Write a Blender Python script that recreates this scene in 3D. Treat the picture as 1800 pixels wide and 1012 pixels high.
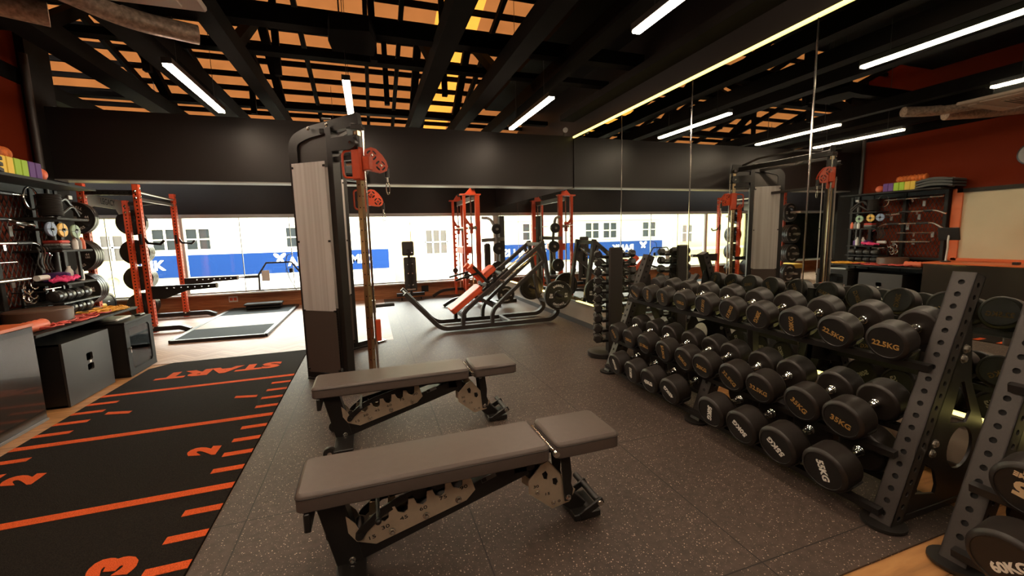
import bpy, math, random
from mathutils import Vector, Matrix
random.seed(7)
for _o in list(bpy.data.objects): bpy.data.objects.remove(_o)
SC = bpy.context.scene
COL = SC.collection
PI = math.pi
V = Vector

# ------------------------------------------------------------------ camera
YAW, PITCH, ROLL, FPX, CAMZ = 0.3256, 0.125, 0.0247, 732.7, 1.36
def make_camera():
    cy, sy, cp, sp = math.cos(YAW), math.sin(YAW), math.cos(PITCH), math.sin(PITCH)
    fwd = V((sy*cp, cy*cp, -sp)); r = V((cy, -sy, 0)); d = fwd.cross(r)
    cr, sr = math.cos(ROLL), math.sin(ROLL)
    r2 = r*cr + d*sr; d2 = r*(-sr) + d*cr
    up = -d2; back = -fwd
    m = Matrix(((r2.x, up.x, back.x, 0), (r2.y, up.y, back.y, 0), (r2.z, up.z, back.z, CAMZ), (0, 0, 0, 1)))
    cam = bpy.data.cameras.new('camera'); cam.sensor_fit = 'HORIZONTAL'; cam.sensor_width = 36
    cam.lens = 36*FPX/1800; cam.clip_start = .02; cam.clip_end = 200
    o = bpy.data.objects.new('camera', cam); COL.objects.link(o); o.matrix_world = m
    SC.camera = o
make_camera()

# ------------------------------------------------------------------ render look and daylight
SC.view_settings.view_transform = 'Standard'; SC.view_settings.look = 'None'
SC.view_settings.gamma = 1; SC.view_settings.exposure = 0.0
SC.cycles.use_denoising = True
SC.cycles.max_bounces = 7; SC.cycles.diffuse_bounces = 3; SC.cycles.glossy_bounces = 5
SC.cycles.transmission_bounces = 5; SC.cycles.transparent_max_bounces = 10
SC.cycles.sample_clamp_indirect = 4.0; SC.cycles.sample_clamp_direct = 0
SC.cycles.caustics_reflective = False; SC.cycles.caustics_refractive = False
SKY = 25.0; LED = 85.0; STRIP = 2.6
w = bpy.data.worlds.new('sky'); SC.world = w; w.use_nodes = True
bg = w.node_tree.nodes['Background']; bg.inputs[0].default_value = (1, .985, .95, 1); bg.inputs[1].default_value = SKY
def portal(loc, rot, sx, sy):
    l = bpy.data.lights.new('window_portal', 'AREA'); l.shape = 'RECTANGLE'; l.size = sx; l.size_y = sy
    l.cycles.is_portal = True
    o = bpy.data.objects.new('window_portal', l); COL.objects.link(o); o.location = loc; o.rotation_euler = rot
portal((-2.8, 9.86, 1.1), (-PI/2, 0, 0), 11.6, 1.5)

# ------------------------------------------------------------------ materials
MATS = {}
def mat(name, col, rough=.5, metal=0, spec=.5, noise=0, nscale=20, bump=0, bscale=200, emit=None, estr=0, coat=0, build=None):
    m = bpy.data.materials.new(name); m.use_nodes = True
    nt = m.node_tree; b = nt.nodes['Principled BSDF']
    b.inputs['Base Color'].default_value = (*col, 1); b.inputs['Roughness'].default_value = rough
    b.inputs['Metallic'].default_value = metal; b.inputs['Specular IOR Level'].default_value = spec
    b.inputs['Coat Weight'].default_value = coat
    if noise or bump:
        tc = nt.nodes.new('ShaderNodeTexCoord')
    if noise:
        n = nt.nodes.new('ShaderNodeTexNoise'); n.inputs['Scale'].default_value = nscale; n.inputs['Detail'].default_value = 4
        r = nt.nodes.new('ShaderNodeMapRange'); r.inputs['To Min'].default_value = 1-noise; r.inputs['To Max'].default_value = 1+noise
        r.inputs['From Min'].default_value = .3; r.inputs['From Max'].default_value = .7
        x = nt.nodes.new('ShaderNodeVectorMath'); x.operation = 'SCALE'; x.inputs[0].default_value = col
        nt.links.new(tc.outputs['Object'], n.inputs['Vector']); nt.links.new(n.outputs['Fac'], r.inputs['Value'])
        nt.links.new(r.outputs[0], x.inputs['Scale']); nt.links.new(x.outputs[0], b.inputs['Base Color'])
    if bump:
        n = nt.nodes.new('ShaderNodeTexNoise'); n.inputs['Scale'].default_value = bscale
        u = nt.nodes.new('ShaderNodeBump'); u.inputs['Strength'].default_value = bump; u.inputs['Distance'].default_value = .002
        nt.links.new(tc.outputs['Object'], n.inputs['Vector']); nt.links.new(n.outputs['Fac'], u.inputs['Height'])
        nt.links.new(u.outputs[0], b.inputs['Normal'])
    if emit:
        b.inputs['Emission Color'].default_value = (*emit, 1); b.inputs['Emission Strength'].default_value = estr
    if build: build(nt, b)
    MATS[name] = m
    return m
def N(nt, t, **k):
    n = nt.nodes.new(t)
    for a, v in k.items():
        if a in ('op',): n.operation = v
        else:
            key = int(a[1:]) if a[0] == 'i' and a[1:].isdigit() else a
            if isinstance(key, str): key = key.replace('_', ' ')
            n.inputs[key].default_value = v
    return n
def ramp(nt, stops):
    r = nt.nodes.new('ShaderNodeValToRGB'); e = r.color_ramp.elements
    while len(e) > 1: e.remove(e[-1])
    e[0].position = stops[0][0]; e[0].color = (*stops[0][1], 1)
    for p, c in stops[1:]:
        x = e.new(p); x.color = (*c, 1)
    return r

def rubber_floor(nt, b):
    L = nt.links; tc = N(nt, 'ShaderNodeTexCoord')
    v = N(nt, 'ShaderNodeTexVoronoi', Scale=70.0); L.new(tc.outputs['Object'], v.inputs['Vector'])
    n = N(nt, 'ShaderNodeTexNoise', Scale=30.0, Detail=3.0); L.new(tc.outputs['Object'], n.inputs['Vector'])
    lt = N(nt, 'ShaderNodeMath', op='LESS_THAN', i1=.19); L.new(v.outputs['Distance'], lt.inputs[0])
    # only some cells carry a fleck
    sep = N(nt, 'ShaderNodeSeparateColor'); L.new(v.outputs['Color'], sep.inputs[0])
    gt = N(nt, 'ShaderNodeMath', op='GREATER_THAN', i1=.45); L.new(sep.outputs[0], gt.inputs[0])
    mu = N(nt, 'ShaderNodeMath', op='MULTIPLY'); L.new(lt.outputs[0], mu.inputs[0]); L.new(gt.outputs[0], mu.inputs[1])
    v2 = N(nt, 'ShaderNodeTexVoronoi', Scale=130.0); L.new(tc.outputs['Object'], v2.inputs['Vector'])
    lt2 = N(nt, 'ShaderNodeMath', op='LESS_THAN', i1=.16); L.new(v2.outputs['Distance'], lt2.inputs[0])
    s2 = N(nt, 'ShaderNodeSeparateColor'); L.new(v2.outputs['Color'], s2.inputs[0])
    g2 = N(nt, 'ShaderNodeMath', op='GREATER_THAN', i1=.5); L.new(s2.outputs[0], g2.inputs[0])
    m2 = N(nt, 'ShaderNodeMath', op='MULTIPLY'); L.new(lt2.outputs[0], m2.inputs[0]); L.new(g2.outputs[0], m2.inputs[1])
    mx = N(nt, 'ShaderNodeMath', op='MAXIMUM'); L.new(mu.outputs[0], mx.inputs[0]); L.new(m2.outputs[0], mx.inputs[1])
    base = ramp(nt, [(.3, (.050, .034, .027)), (.7, (.078, .054, .043))]); L.new(n.outputs['Fac'], base.inputs[0])
    nb = N(nt, 'ShaderNodeTexNoise', Scale=1.3, Detail=4.0); L.new(tc.outputs['Object'], nb.inputs['Vector'])
    rb = N(nt, 'ShaderNodeMapRange', i1=.3, i2=.7, i3=.8, i4=1.2); L.new(nb.outputs['Fac'], rb.inputs[0])
    vb = nt.nodes.new('ShaderNodeVectorMath'); vb.operation = 'SCALE'; L.new(base.outputs[0], vb.inputs[0]); L.new(rb.outputs[0], vb.inputs['Scale'])
    mix = nt.nodes.new('ShaderNodeMix'); mix.data_type = 'RGBA'
    L.new(mx.outputs[0], mix.inputs[0]); L.new(vb.outputs[0], mix.inputs[6]); mix.inputs[7].default_value = (.50, .37, .28, 1)
    # tile joints at x = .39 + 1.05k, y = 3.27 + 1.06k
    sx = N(nt, 'ShaderNodeSeparateXYZ'); L.new(tc.outputs['Object'], sx.inputs[0])
    outs = []
    for ax, off, per in ((0, .39, 1.05), (1, 3.27, 1.06)):
        a = N(nt, 'ShaderNodeMath', op='SUBTRACT', i1=off-per*20); L.new(sx.outputs[ax], a.inputs[0])
        c = N(nt, 'ShaderNodeMath', op='MODULO', i1=per); L.new(a.outputs[0], c.inputs[0])
        d = N(nt, 'ShaderNodeMath', op='LESS_THAN', i1=.006); L.new(c.outputs[0], d.inputs[0]); outs.append(d)
    jm = N(nt, 'ShaderNodeMath', op='MAXIMUM'); L.new(outs[0].outputs[0], jm.inputs[0]); L.new(outs[1].outputs[0], jm.inputs[1])
    mj = nt.nodes.new('ShaderNodeMix'); mj.data_type = 'RGBA'
    L.new(jm.outputs[0], mj.inputs[0]); L.new(mix.outputs[2], mj.inputs[6]); mj.inputs[7].default_value = (.018, .012, .010, 1)
    L.new(mj.outputs[2], b.inputs['Base Color'])
    bu = N(nt, 'ShaderNodeBump', Strength=.25, Distance=.002); n3 = N(nt, 'ShaderNodeTexNoise', Scale=260.0)
    L.new(tc.outputs['Object'], n3.inputs['Vector']); L.new(n3.outputs['Fac'], bu.inputs['Height']); L.new(bu.outputs[0], b.inputs['Normal'])
def wood(c1, c2, c3, sx=1.0, sy=9.0, plank=.14):
    def f(nt, b):
        L = nt.links; tc = N(nt, 'ShaderNodeTexCoord')
        mp = N(nt, 'ShaderNodeMapping'); mp.inputs['Scale'].default_value = (sx, sy, sy); L.new(tc.outputs['Object'], mp.inputs['Vector'])
        n = N(nt, 'ShaderNodeTexNoise', Scale=3.0, Detail=8.0, Distortion=.6); L.new(mp.outputs[0], n.inputs['Vector'])
        r = ramp(nt, [(.3, c1), (.55, c2), (.75, c3)]); L.new(n.outputs['Fac'], r.inputs[0])
        if plank:
            sp = N(nt, 'ShaderNodeSeparateXYZ'); L.new(tc.outputs['Object'], sp.inputs[0])
            ad = N(nt, 'ShaderNodeMath', op='ADD', i1=50.0); L.new(sp.outputs[0 if sx > sy else 1], ad.inputs[0])
            mo = N(nt, 'ShaderNodeMath', op='MODULO', i1=plank); L.new(ad.outputs[0], mo.inputs[0])
            lt = N(nt, 'ShaderNodeMath', op='LESS_THAN', i1=.003); L.new(mo.outputs[0], lt.inputs[0])
            mx = nt.nodes.new('ShaderNodeMix'); mx.data_type = 'RGBA'; L.new(lt.outputs[0], mx.inputs[0]); L.new(r.outputs[0], mx.inputs[6])
            mx.inputs[7].default_value = (c1[0]*.4, c1[1]*.4, c1[2]*.4, 1); L.new(mx.outputs[2], b.inputs['Base Color'])
        else: L.new(r.outputs[0], b.inputs['Base Color'])
    return f
def herringbone(nt, b):
    L = nt.links; tc = N(nt, 'ShaderNodeTexCoord')
    sp = N(nt, 'ShaderNodeSeparateXYZ'); L.new(tc.outputs['Object'], sp.inputs[0])
    # zigzag: v = y + |((x mod .3) - .15)|, seams every .07
    ax = N(nt, 'ShaderNodeMath', op='ADD', i1=30.0); L.new(sp.outputs[0], ax.inputs[0])
    pp = N(nt, 'ShaderNodeMath', op='PINGPONG', i1=.22); L.new(ax.outputs[0], pp.inputs[0])
    s = N(nt, 'ShaderNodeMath', op='ADD'); L.new(sp.outputs[1], s.inputs[0]); L.new(pp.outputs[0], s.inputs[1])
    mo = N(nt, 'ShaderNodeMath', op='MODULO', i1=.075); L.new(s.outputs[0], mo.inputs[0])
    lt = N(nt, 'ShaderNodeMath', op='LESS_THAN', i1=.009); L.new(mo.outputs[0], lt.inputs[0])
    fl = N(nt, 'ShaderNodeMath', op='SNAP', i1=.075); L.new(s.outputs[0], fl.inputs[0])
    wn = nt.nodes.new('ShaderNodeTexWhiteNoise'); wn.noise_dimensions = '1D'; L.new(fl.outputs[0], wn.inputs['W'])
    r = ramp(nt, [(0, (.36, .225, .165)), (1, (.47, .31, .24))]); L.new(wn.outputs['Value'], r.inputs[0])
    mx = nt.nodes.new('ShaderNodeMix'); mx.data_type = 'RGBA'; L.new(lt.outputs[0], mx.inputs[0]); L.new(r.outputs[0], mx.inputs[6])
    mx.inputs[7].default_value = (.22, .13, .095, 1); L.new(mx.outputs[2], b.inputs['Base Color'])
def turf_orange(nt, b):
    L = nt.links; tc = N(nt, 'ShaderNodeTexCoord'); n = N(nt, 'ShaderNodeTexNoise', Scale=320.0, Detail=2.0); L.new(tc.outputs['Object'], n.inputs['Vector'])
    r = ramp(nt, [(.35, (.42, .055, .012)), (.65, (.78, .13, .035))]); L.new(n.outputs['Fac'], r.inputs[0]); L.new(r.outputs[0], b.inputs['Base Color'])
def turf_black(nt, b):
    L = nt.links; tc = N(nt, 'ShaderNodeTexCoord'); n = N(nt, 'ShaderNodeTexNoise', Scale=260.0, Detail=2.0); L.new(tc.outputs['Object'], n.inputs['Vector'])
    r = ramp(nt, [(.35, (.006, .0045, .0038)), (.7, (.026, .0195, .0155))]); L.new(n.outputs['Fac'], r.inputs[0]); L.new(r.outputs[0], b.inputs['Base Color'])
    bu = N(nt, 'ShaderNodeBump', Strength=.8, Distance=.006); L.new(n.outputs['Fac'], bu.inputs['Height']); L.new(bu.outputs[0], b.inputs['Normal'])

RUB = mat('speckled_rubber', (.06, .04, .035), .56, build=rubber_floor, spec=.38)
WOODF = mat('oak_floor', (.3, .15, .07), .45, build=wood((.27, .125, .045), (.46, .22, .08), (.56, .29, .11), 1, 8, .16))
HERR = mat('herringbone_floor', (.5, .4, .3), .5, build=herringbone)
WOODP = mat('sill_wood', (.3, .12, .05), .5, build=wood((.27, .10, .038), (.42, .175, .072), (.52, .235, .10), 1, 14, 0))
TURFB = mat('black_turf', (.03, .02, .02), .95, spec=.1, build=turf_black)
TURFO = mat('orange_turf', (.7, .12, .03), .95, spec=.1, build=turf_orange)
BLKW = mat('black_wall_paint', (.0135, .0098, .0088), .45, spec=.3, noise=.12, nscale=2)
BLKC = mat('black_ceiling_paint', (.009, .007, .006), .85, spec=.1, noise=.3, nscale=3)
BEAMM = mat('dark_roof_timber', (.0035, .0026, .0021), .9, spec=.08, noise=.35, nscale=6)
REDW = mat('red_wall_paint', (.13, .015, .004), .75, spec=.08, noise=.08, nscale=2)
GRYF = mat('grey_aluminium_frame', (.42, .42, .40), .4, .4)
WHT = mat('white_plastic', (.75, .73, .68), .45)
BLACK = mat('black_powder_coat', (.0105, .0085, .0075), .42, noise=.1, nscale=80)
DGREY = mat('charcoal_powder_coat', (.032, .0255, .022), .5, noise=.08, nscale=150)
GREYP = mat('grey_powder_coat', (.20, .19, .18), .45)
RUBB = mat('black_rubber_head', (.0150, .0108, .0085), .43, noise=.22, nscale=40, bump=.15, bscale=300)
RUBF = mat('black_rubber_face', (.0085, .0068, .006), .5, noise=.1, nscale=60)
CHR = mat('chrome', (.80, .76, .70), .16, 1)
STEEL = mat('brushed_steel', (.62, .58, .52), .28, 1)
GOLD = mat('gold_lettering', (.40, .22, .06), .5)
CRM = mat('cream_lettering', (.62, .45, .27), .5)
WHL = mat('white_lettering', (.85, .82, .76), .5)
PAD = mat('grey_brown_leather', (.088, .064, .054), .42, noise=.05, nscale=30, bump=.12, bscale=400)
SEAM = mat('dark_stitching', (.03, .022, .019), .6)
PLATE = mat('champagne_steel_plate', (.66, .53, .39), .36, .6, noise=.06, nscale=30)
REDP = mat('red_powder_coat', (.66, .085, .028), .4, noise=.05, nscale=30)
ORP = mat('orange_vinyl', (.82, .10, .028), .42)
ORL = mat('orange_laminate', (.62, .13, .035), .4)
DARKH = mat('hole_shade_and_print', (.004, .0035, .003), .9)
IRON = mat('black_cast_iron', (.020, .017, .015), .3, noise=.15, nscale=30)
BRZ = mat('brown_desk_panel', (.028, .023, .018), .18, coat=.4)
MBB = mat('matt_black_board', (.014, .0115, .0095), .6, spec=.25)
YEL = mat('yellow_foam', (.72, .48, .06), .7)
GRN = mat('green_foam', (.30, .46, .03), .7)
PUR = mat('purple_foam', (.10, .035, .17), .7)
ORB = mat('orange_rubber', (.75, .16, .07), .5)
ORF = mat('orange_foam', (.55, .13, .02), .7, noise=.3, nscale=30)
PNK = mat('pink_fabric', (.85, .06, .22), .8, noise=.2, nscale=50)
BLUG = mat('grey_blue_rubber', (.22, .28, .40), .6)
YELG = mat('amber_rubber', (.80, .48, .10), .6)
GRNG = mat('pale_green_rubber', (.30, .42, .28), .6)
REDB = mat('red_rubber_band', (.60, .075, .055), .55)
YBAND = mat('mustard_rubber_band', (.75, .36, .03), .6)
GREYM = mat('dark_grey_foam', (.045, .045, .042), .8)
BRNP = mat('brown_vinyl', (.085, .042, .024), .5)
MESHM = mat('black_wire', (.012, .008, .007), .5)
PALEW = mat('cream_render', (.45, .42, .33), .8, noise=.03, nscale=4)
YELW = mat('yellow_render', (.40, .33, .12), .8, noise=.05, nscale=3)
BLUES = mat('blue_banner', (.0008, .0135, .066), .7, spec=.1)
WGLS = mat('dark_window_glass', (.010, .012, .013), .4, spec=.1)
PAVE = mat('outdoor_paving', (.36, .33, .27), .8, noise=.1, nscale=3)
FRGL = mat('beige_board', (.60, .50, .34), .18, noise=.05, nscale=1.5)
INS = mat('silver_insulation', (.42, .31, .24), .5, .2, noise=.4, nscale=40, bump=1, bscale=60)
CASS = mat('off_white_panel', (.50, .40, .33), .5)
BLUEG = mat('blue_grey_rubber_mat', (.05, .06, .065), .9, spec=.15, noise=.1, nscale=60)
SPECK = mat('ceiling_wood', (.3, .2, .1), .8)

def glassmat():
    m = bpy.data.materials.new('window_glass'); m.use_nodes = True; nt = m.node_tree; nt.nodes.clear()
    o = nt.nodes.new('ShaderNodeOutputMaterial'); t = nt.nodes.new('ShaderNodeBsdfTransparent'); g = nt.nodes.new('ShaderNodeBsdfGlossy')
    t.inputs[0].default_value = (.93, .97, .95, 1); g.inputs['Roughness'].default_value = .02
    f = nt.nodes.new('ShaderNodeFresnel'); f.inputs[0].default_value = 1.35; x = nt.nodes.new('ShaderNodeMixShader')
    nt.links.new(f.outputs[0], x.inputs[0]); nt.links.new(t.outputs[0], x.inputs[1]); nt.links.new(g.outputs[0], x.inputs[2]); nt.links.new(x.outputs[0], o.inputs[0])
    return m
GLASS = glassmat()
def mirrormat():
    m = bpy.data.materials.new('mirror_glass'); m.use_nodes = True; b = m.node_tree.nodes['Principled BSDF']
    b.inputs['Base Color'].default_value = (.80, .83, .78, 1); b.inputs['Metallic'].default_value = 1; b.inputs['Roughness'].default_value = .012
    return m
MIR = mirrormat()
def frosted():
    m = bpy.data.materials.new('frosted_acrylic'); m.use_nodes = True; nt = m.node_tree; nt.nodes.clear()
    o = nt.nodes.new('ShaderNodeOutputMaterial')
    tp = nt.nodes.new('ShaderNodeBsdfTransparent'); tp.inputs[0].default_value = (.8, .78, .76, 1)
    tl = nt.nodes.new('ShaderNodeBsdfTranslucent'); tl.inputs[0].default_value = (.85, .78, .74, 1)
    df = nt.nodes.new('ShaderNodeBsdfDiffuse'); df.inputs[0].default_value = (.70, .64, .60, 1)
    tc = nt.nodes.new('ShaderNodeTexCoord'); mp = nt.nodes.new('ShaderNodeMapping'); mp.inputs['Scale'].default_value = (22, 22, .25)
    nz = nt.nodes.new('ShaderNodeTexNoise'); nz.inputs['Scale'].default_value = 1.4; rm = ramp(nt, [(.3, (.70, .65, .62)), (.58, (.98, .95, .93))])  # vertical noise streaks paint refracted window light into the diffuse colour
    nt.links.new(tc.outputs['Object'], mp.inputs['Vector']); nt.links.new(mp.outputs[0], nz.inputs['Vector']); nt.links.new(nz.outputs['Fac'], rm.inputs[0]); nt.links.new(rm.outputs[0], df.inputs[0])
    gl = nt.nodes.new('ShaderNodeBsdfGlossy'); gl.inputs['Roughness'].default_value = .25
    a = nt.nodes.new('ShaderNodeMixShader'); a.inputs[0].default_value = .62
    b = nt.nodes.new('ShaderNodeMixShader'); b.inputs[0].default_value = .94
    c = nt.nodes.new('ShaderNodeMixShader'); c.inputs[0].default_value = .08
    L = nt.links
    L.new(tl.outputs[0], a.inputs[1]); L.new(df.outputs[0], a.inputs[2])
    L.new(tp.outputs[0], b.inputs[1]); L.new(a.outputs[0], b.inputs[2])
    L.new(b.outputs[0], c.inputs[1]); L.new(gl.outputs[0], c.inputs[2]); L.new(c.outputs[0], o.inputs[0])
    return m
FROST = frosted()
STACKT = mat('stack_toned_acrylic', (.085, .062, .052), .35)  # brown-grey tone stands in for the dark weight stack showing through
BRASS = mat('warm_steel_rail', (.55, .40, .24), .28, 1)
def roofmat(name, c, t):
    m = bpy.data.materials.new(name); m.use_nodes = True; nt = m.node_tree; nt.nodes.clear(); L = nt.links
    o = nt.nodes.new('ShaderNodeOutputMaterial'); tl = nt.nodes.new('ShaderNodeBsdfTranslucent'); df = nt.nodes.new('ShaderNodeBsdfDiffuse')
    x = nt.nodes.new('ShaderNodeMixShader'); x.inputs[0].default_value = .5
    tc = nt.nodes.new('ShaderNodeTexCoord'); n = nt.nodes.new('ShaderNodeTexNoise'); n.inputs['Scale'].default_value = 5; n.inputs['Detail'].default_value = 5
    r = nt.nodes.new('ShaderNodeMapRange'); r.inputs['To Min'].default_value = t*.75; r.inputs['To Max'].default_value = t*1.25
    s = nt.nodes.new('ShaderNodeVectorMath'); s.operation = 'SCALE'; s.inputs[0].default_value = c
    L.new(tc.outputs['Object'], n.inputs['Vector']); L.new(n.outputs['Fac'], r.inputs['Value']); L.new(r.outputs[0], s.inputs['Scale'])
    L.new(s.outputs[0], tl.inputs[0]); df.inputs[0].default_value = (c[0]*.5, c[1]*.5, c[2]*.5, 1)
    L.new(tl.outputs[0], x.inputs[1]); L.new(df.outputs[0], x.inputs[2]); L.new(x.outputs[0], o.inputs[0])
    return m
ROOFA = roofmat('amber_roof_sheet', (.62, .22, .06), .070)
ROOFY = roofmat('yellow_roof_sheet', (1.0, .38, .05), .14)
LEDM = mat('led_tube', (1, 1, 1), .5, emit=(1, .785, .575), estr=LED)
STRM = mat('led_strip', (1, 1, .5), .5, emit=(1, .82, .22), estr=STRIP)
STRM2 = mat('led_strip_low', (1, 1, .5), .5, emit=(1, .80, .24), estr=STRIP*1.1)

# ------------------------------------------------------------------ mesh building
class MB:
    def __init__(s): s.v = []; s.f = []; s.mi = []; s.sm = []; s.mats = []
    def add(s, vs, fs, m, smooth=False, M=None):
        if m not in s.mats: s.mats.append(m)
        k = s.mats.index(m); n = len(s.v)
        for p in vs:
            p = V(p); s.v.append(M @ p if M is not None else p)
        for f in fs: s.f.append([n+i for i in f]); s.mi.append(k); s.sm.append(smooth)
        return s
    def box(s, lo, hi, m, bev=0, M=None):
        lo = V(lo); hi = V(hi); b = min(bev, min(hi-lo)*.49)
        if b <= 0:
            vs = [(x, y, z) for x in (lo.x, hi.x) for y in (lo.y, hi.y) for z in (lo.z, hi.z)]
            fs = [(0, 1, 3, 2), (4, 6, 7, 5), (0, 4, 5, 1), (2, 3, 7, 6), (0, 2, 6, 4), (1, 5, 7, 3)]
            return s.add(vs, fs, m, M=M)
        # chamfered box: 24 vertices
        vs = []; idx = {}
        for ix in (0, 1):
            for iy in (0, 1):
                for iz in (0, 1):
                    c = V(((lo.x, hi.x)[ix], (lo.y, hi.y)[iy], (lo.z, hi.z)[iz])); sg = V((1-2*ix, 1-2*iy, 1-2*iz))
                    for a in range(3):
                        p = V([c[j] + (0 if j == a else sg[j]*b) for j in range(3)])
                        idx[(ix, iy, iz, a)] = len(vs); vs.append(p)
        fs = []
        for a in range(3):
            o1, o2 = [j for j in range(3) if j != a]
            for t in (0, 1):
                q = []
                for (u, w_) in ((0, 0), (1, 0), (1, 1), (0, 1)):
                    k = [0, 0, 0]; k[a] = t; k[o1] = u; k[o2] = w_; q.append(idx[(*k, a)])
                fs.append(q)
        for a in range(3):
            o1, o2 = [j for j in range(3) if j != a]
            for t1 in (0, 1):
                for t2 in (0, 1):
                    k0 = [0, 0, 0]; k0[o1] = t1; k0[o2] = t2; k1 = list(k0); k1[a] = 1
                    fs.append([idx[(*k0, o1)], idx[(*k1, o1)], idx[(*k1, o2)], idx[(*k0, o2)]])
        for ix in (0, 1):
            for iy in (0, 1):
                for iz in (0, 1): fs.append([idx[(ix, iy, iz, a)] for a in range(3)])
        return s.add(vs, fs, m, M=M)
    def bar(s, p, q, w_, h, m, up=(0, 0, 1), bev=.003):
        p = V(p); q = V(q); z = (q-p); L = z.length; z.normalize(); u = V(up)
        x = z.cross(u)
        if x.length < 1e-4: x = V((1, 0, 0))
        x.normalize(); y = x.cross(z)*-1
        M = Matrix.Translation(p) @ Matrix((x, y, z)).transposed().to_4x4()
        return s.box((-w_/2, -h/2, 0), (w_/2, h/2, L), m, bev, M)
    def cyl(s, p, q, r, m, n=20, r2=None, cap=True):
        return s.lathe([(r, 0), (r2 if r2 is not None else r, (V(q)-V(p)).length)], m, p, V(q)-V(p), n, cap)
    def lathe(s, prof, m, o=(0, 0, 0), ax=(0, 0, 1), n=24, cap=True, smooth=True, rot=0):
        z = V(ax).normalized(); x = z.orthogonal().normalized()
        if abs(z.z) < .5: x = V((0, 0, 1)).cross(z).normalized()
        y = z.cross(x); o = V(o); vs = []; fs = []
        for r, h in prof:
            for i in range(n):
                a = 2*PI*i/n+rot; vs.append(o+z*h+x*(r*math.cos(a))+y*(r*math.sin(a)))
        for k in range(len(prof)-1):
            for i in range(n):
                j = (i+1) % n; fs.append((k*n+i, k*n+j, (k+1)*n+j, (k+1)*n+i))
        s.add(vs, fs, m, smooth)
        if cap:
            s.add(vs[:n][::-1], [tuple(range(n))], m); s.add(vs[-n:], [tuple(range(n))], m)
        return s
    def tube(s, pts, r, m, n=10, closed=False, prof=None, up=(0, 0, 1)):
        P = [V(p) for p in pts]; N_ = len(P); vs = []; fs = []
        if prof is None: prof = [(r*math.cos(2*PI*i/n), r*math.sin(2*PI*i/n)) for i in range(n)]
        n = len(prof); prev = None
        for i, p in enumerate(P):
            if closed: t = (P[(i+1) % N_]-P[i-1])
            else: t = (P[min(i+1, N_-1)]-P[max(i-1, 0)])
            t.normalize()
            if prev is None:
                x = t.cross(V(up))
                if x.length < 1e-3: x = t.orthogonal()
            else: x = prev - t*prev.dot(t)
            x.normalize(); prev = x; y = t.cross(x)
            for a, b in prof: vs.append(p+x*a+y*b)
        for i in range(N_ if closed else N_-1):
            for k in range(n):
                j = (k+1) % n; i2 = (i+1) % N_
                fs.append((i*n+k, i*n+j, i2*n+j, i2*n+k))
        s.add(vs, fs, m, len(prof) > 6)
        if not closed:
            s.add(vs[:n][::-1], [tuple(range(n))], m); s.add(vs[-n:], [tuple(range(n))], m)
        return s
    def rtube(s, pts, w_, h, m, up=(0, 0, 1)):
        return s.tube(pts, 0, m, prof=[(-w_/2, -h/2), (w_/2, -h/2), (w_/2, h/2), (-w_/2, h/2)], up=up)
    def sphere(s, c, r, m, n=16, k=10, sc=(1, 1, 1)):
        vs = []; fs = []; c = V(c)
        for i in range(k+1):
            t = PI*i/k
            for j in range(n):
                a = 2*PI*j/n; vs.append(c+V((r*sc[0]*math.sin(t)*math.cos(a), r*sc[1]*math.sin(t)*math.sin(a), r*sc[2]*math.cos(t))))
        for i in range(k):
            for j in range(n): fs.append((i*n+j, (i+1)*n+j, (i+1)*n+(j+1) % n, i*n+(j+1) % n))
        return s.add(vs, fs, m, True)
    def build(s, name, parent=None, origin=None):
        me = bpy.data.meshes.new(name)
        if parent is not None: og = parent_world(parent)
        elif origin is not None: og = V(origin)
        else:
            xs = [p.x for p in s.v]; ys = [p.y for p in s.v]; zs = [p.z for p in s.v]
            og = V(((min(xs)+max(xs))/2, (min(ys)+max(ys))/2, min(zs)))
        me.from_pydata([p-og for p in s.v], [], s.f); me.materials.clear()
        for m in s.mats: me.materials.append(m)
        me.polygons.foreach_set('material_index', s.mi); me.polygons.foreach_set('use_smooth', s.sm)
        me.validate(); me.update(); me.set_sharp_from_angle(angle=math.radians(38))
        o = bpy.data.objects.new(name, me); COL.objects.link(o)
        if parent is not None: o.parent = parent
        else: o.location = og
        return o
def parent_world(p):
    l = V(p.location)
    while p.parent is not None: p = p.parent; l = l + V(p.location)
    return l

_plate_cache = {}
def fill2d(splines, half, text=None, size=1, bevel=0, ext=None, align='CENTER', bold=0):
    """mesh data (verts, faces) of a filled 2D outline with holes, or of a text, extruded to +-half"""
    key = (str(splines), half, text, size, bold)
    if key in _plate_cache: return _plate_cache[key]
    if text is None:
        cu = bpy.data.curves.new('c', 'CURVE'); cu.dimensions = '2D'; cu.fill_mode = 'BOTH'
        for sp in splines:
            q = cu.splines.new('POLY'); q.points.add(len(sp)-1); q.use_cyclic_u = True
            for i, (a, b) in enumerate(sp): q.points[i].co = (a, b, 0, 1)
    else:
        cu = bpy.data.curves.new('t', 'FONT'); cu.body = text; cu.size = size; cu.align_x = align; cu.align_y = 'CENTER'
        cu.resolution_u = 3; cu.offset = bold
    cu.extrude = half
    o = bpy.data.objects.new('tmp', cu); COL.objects.link(o)
    dg = bpy.context.evaluated_depsgraph_get(); dg.update()
    me = bpy.data.meshes.new_from_object(o.evaluated_get(dg))
    r = ([tuple(v.co) for v in me.vertices], [tuple(p.vertices) for p in me.polygons])
    bpy.data.objects.remove(o); bpy.data.meshes.remove(me); bpy.data.curves.remove(cu)
    _plate_cache[key] = r
    return r
def frame(o, x, y):
    x = V(x).normalized(); y = V(y); y = (y-x*y.dot(x)).normalized(); z = x.cross(y)
    return Matrix.Translation(V(o)) @ Matrix((x, y, z)).transposed().to_4x4()
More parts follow.
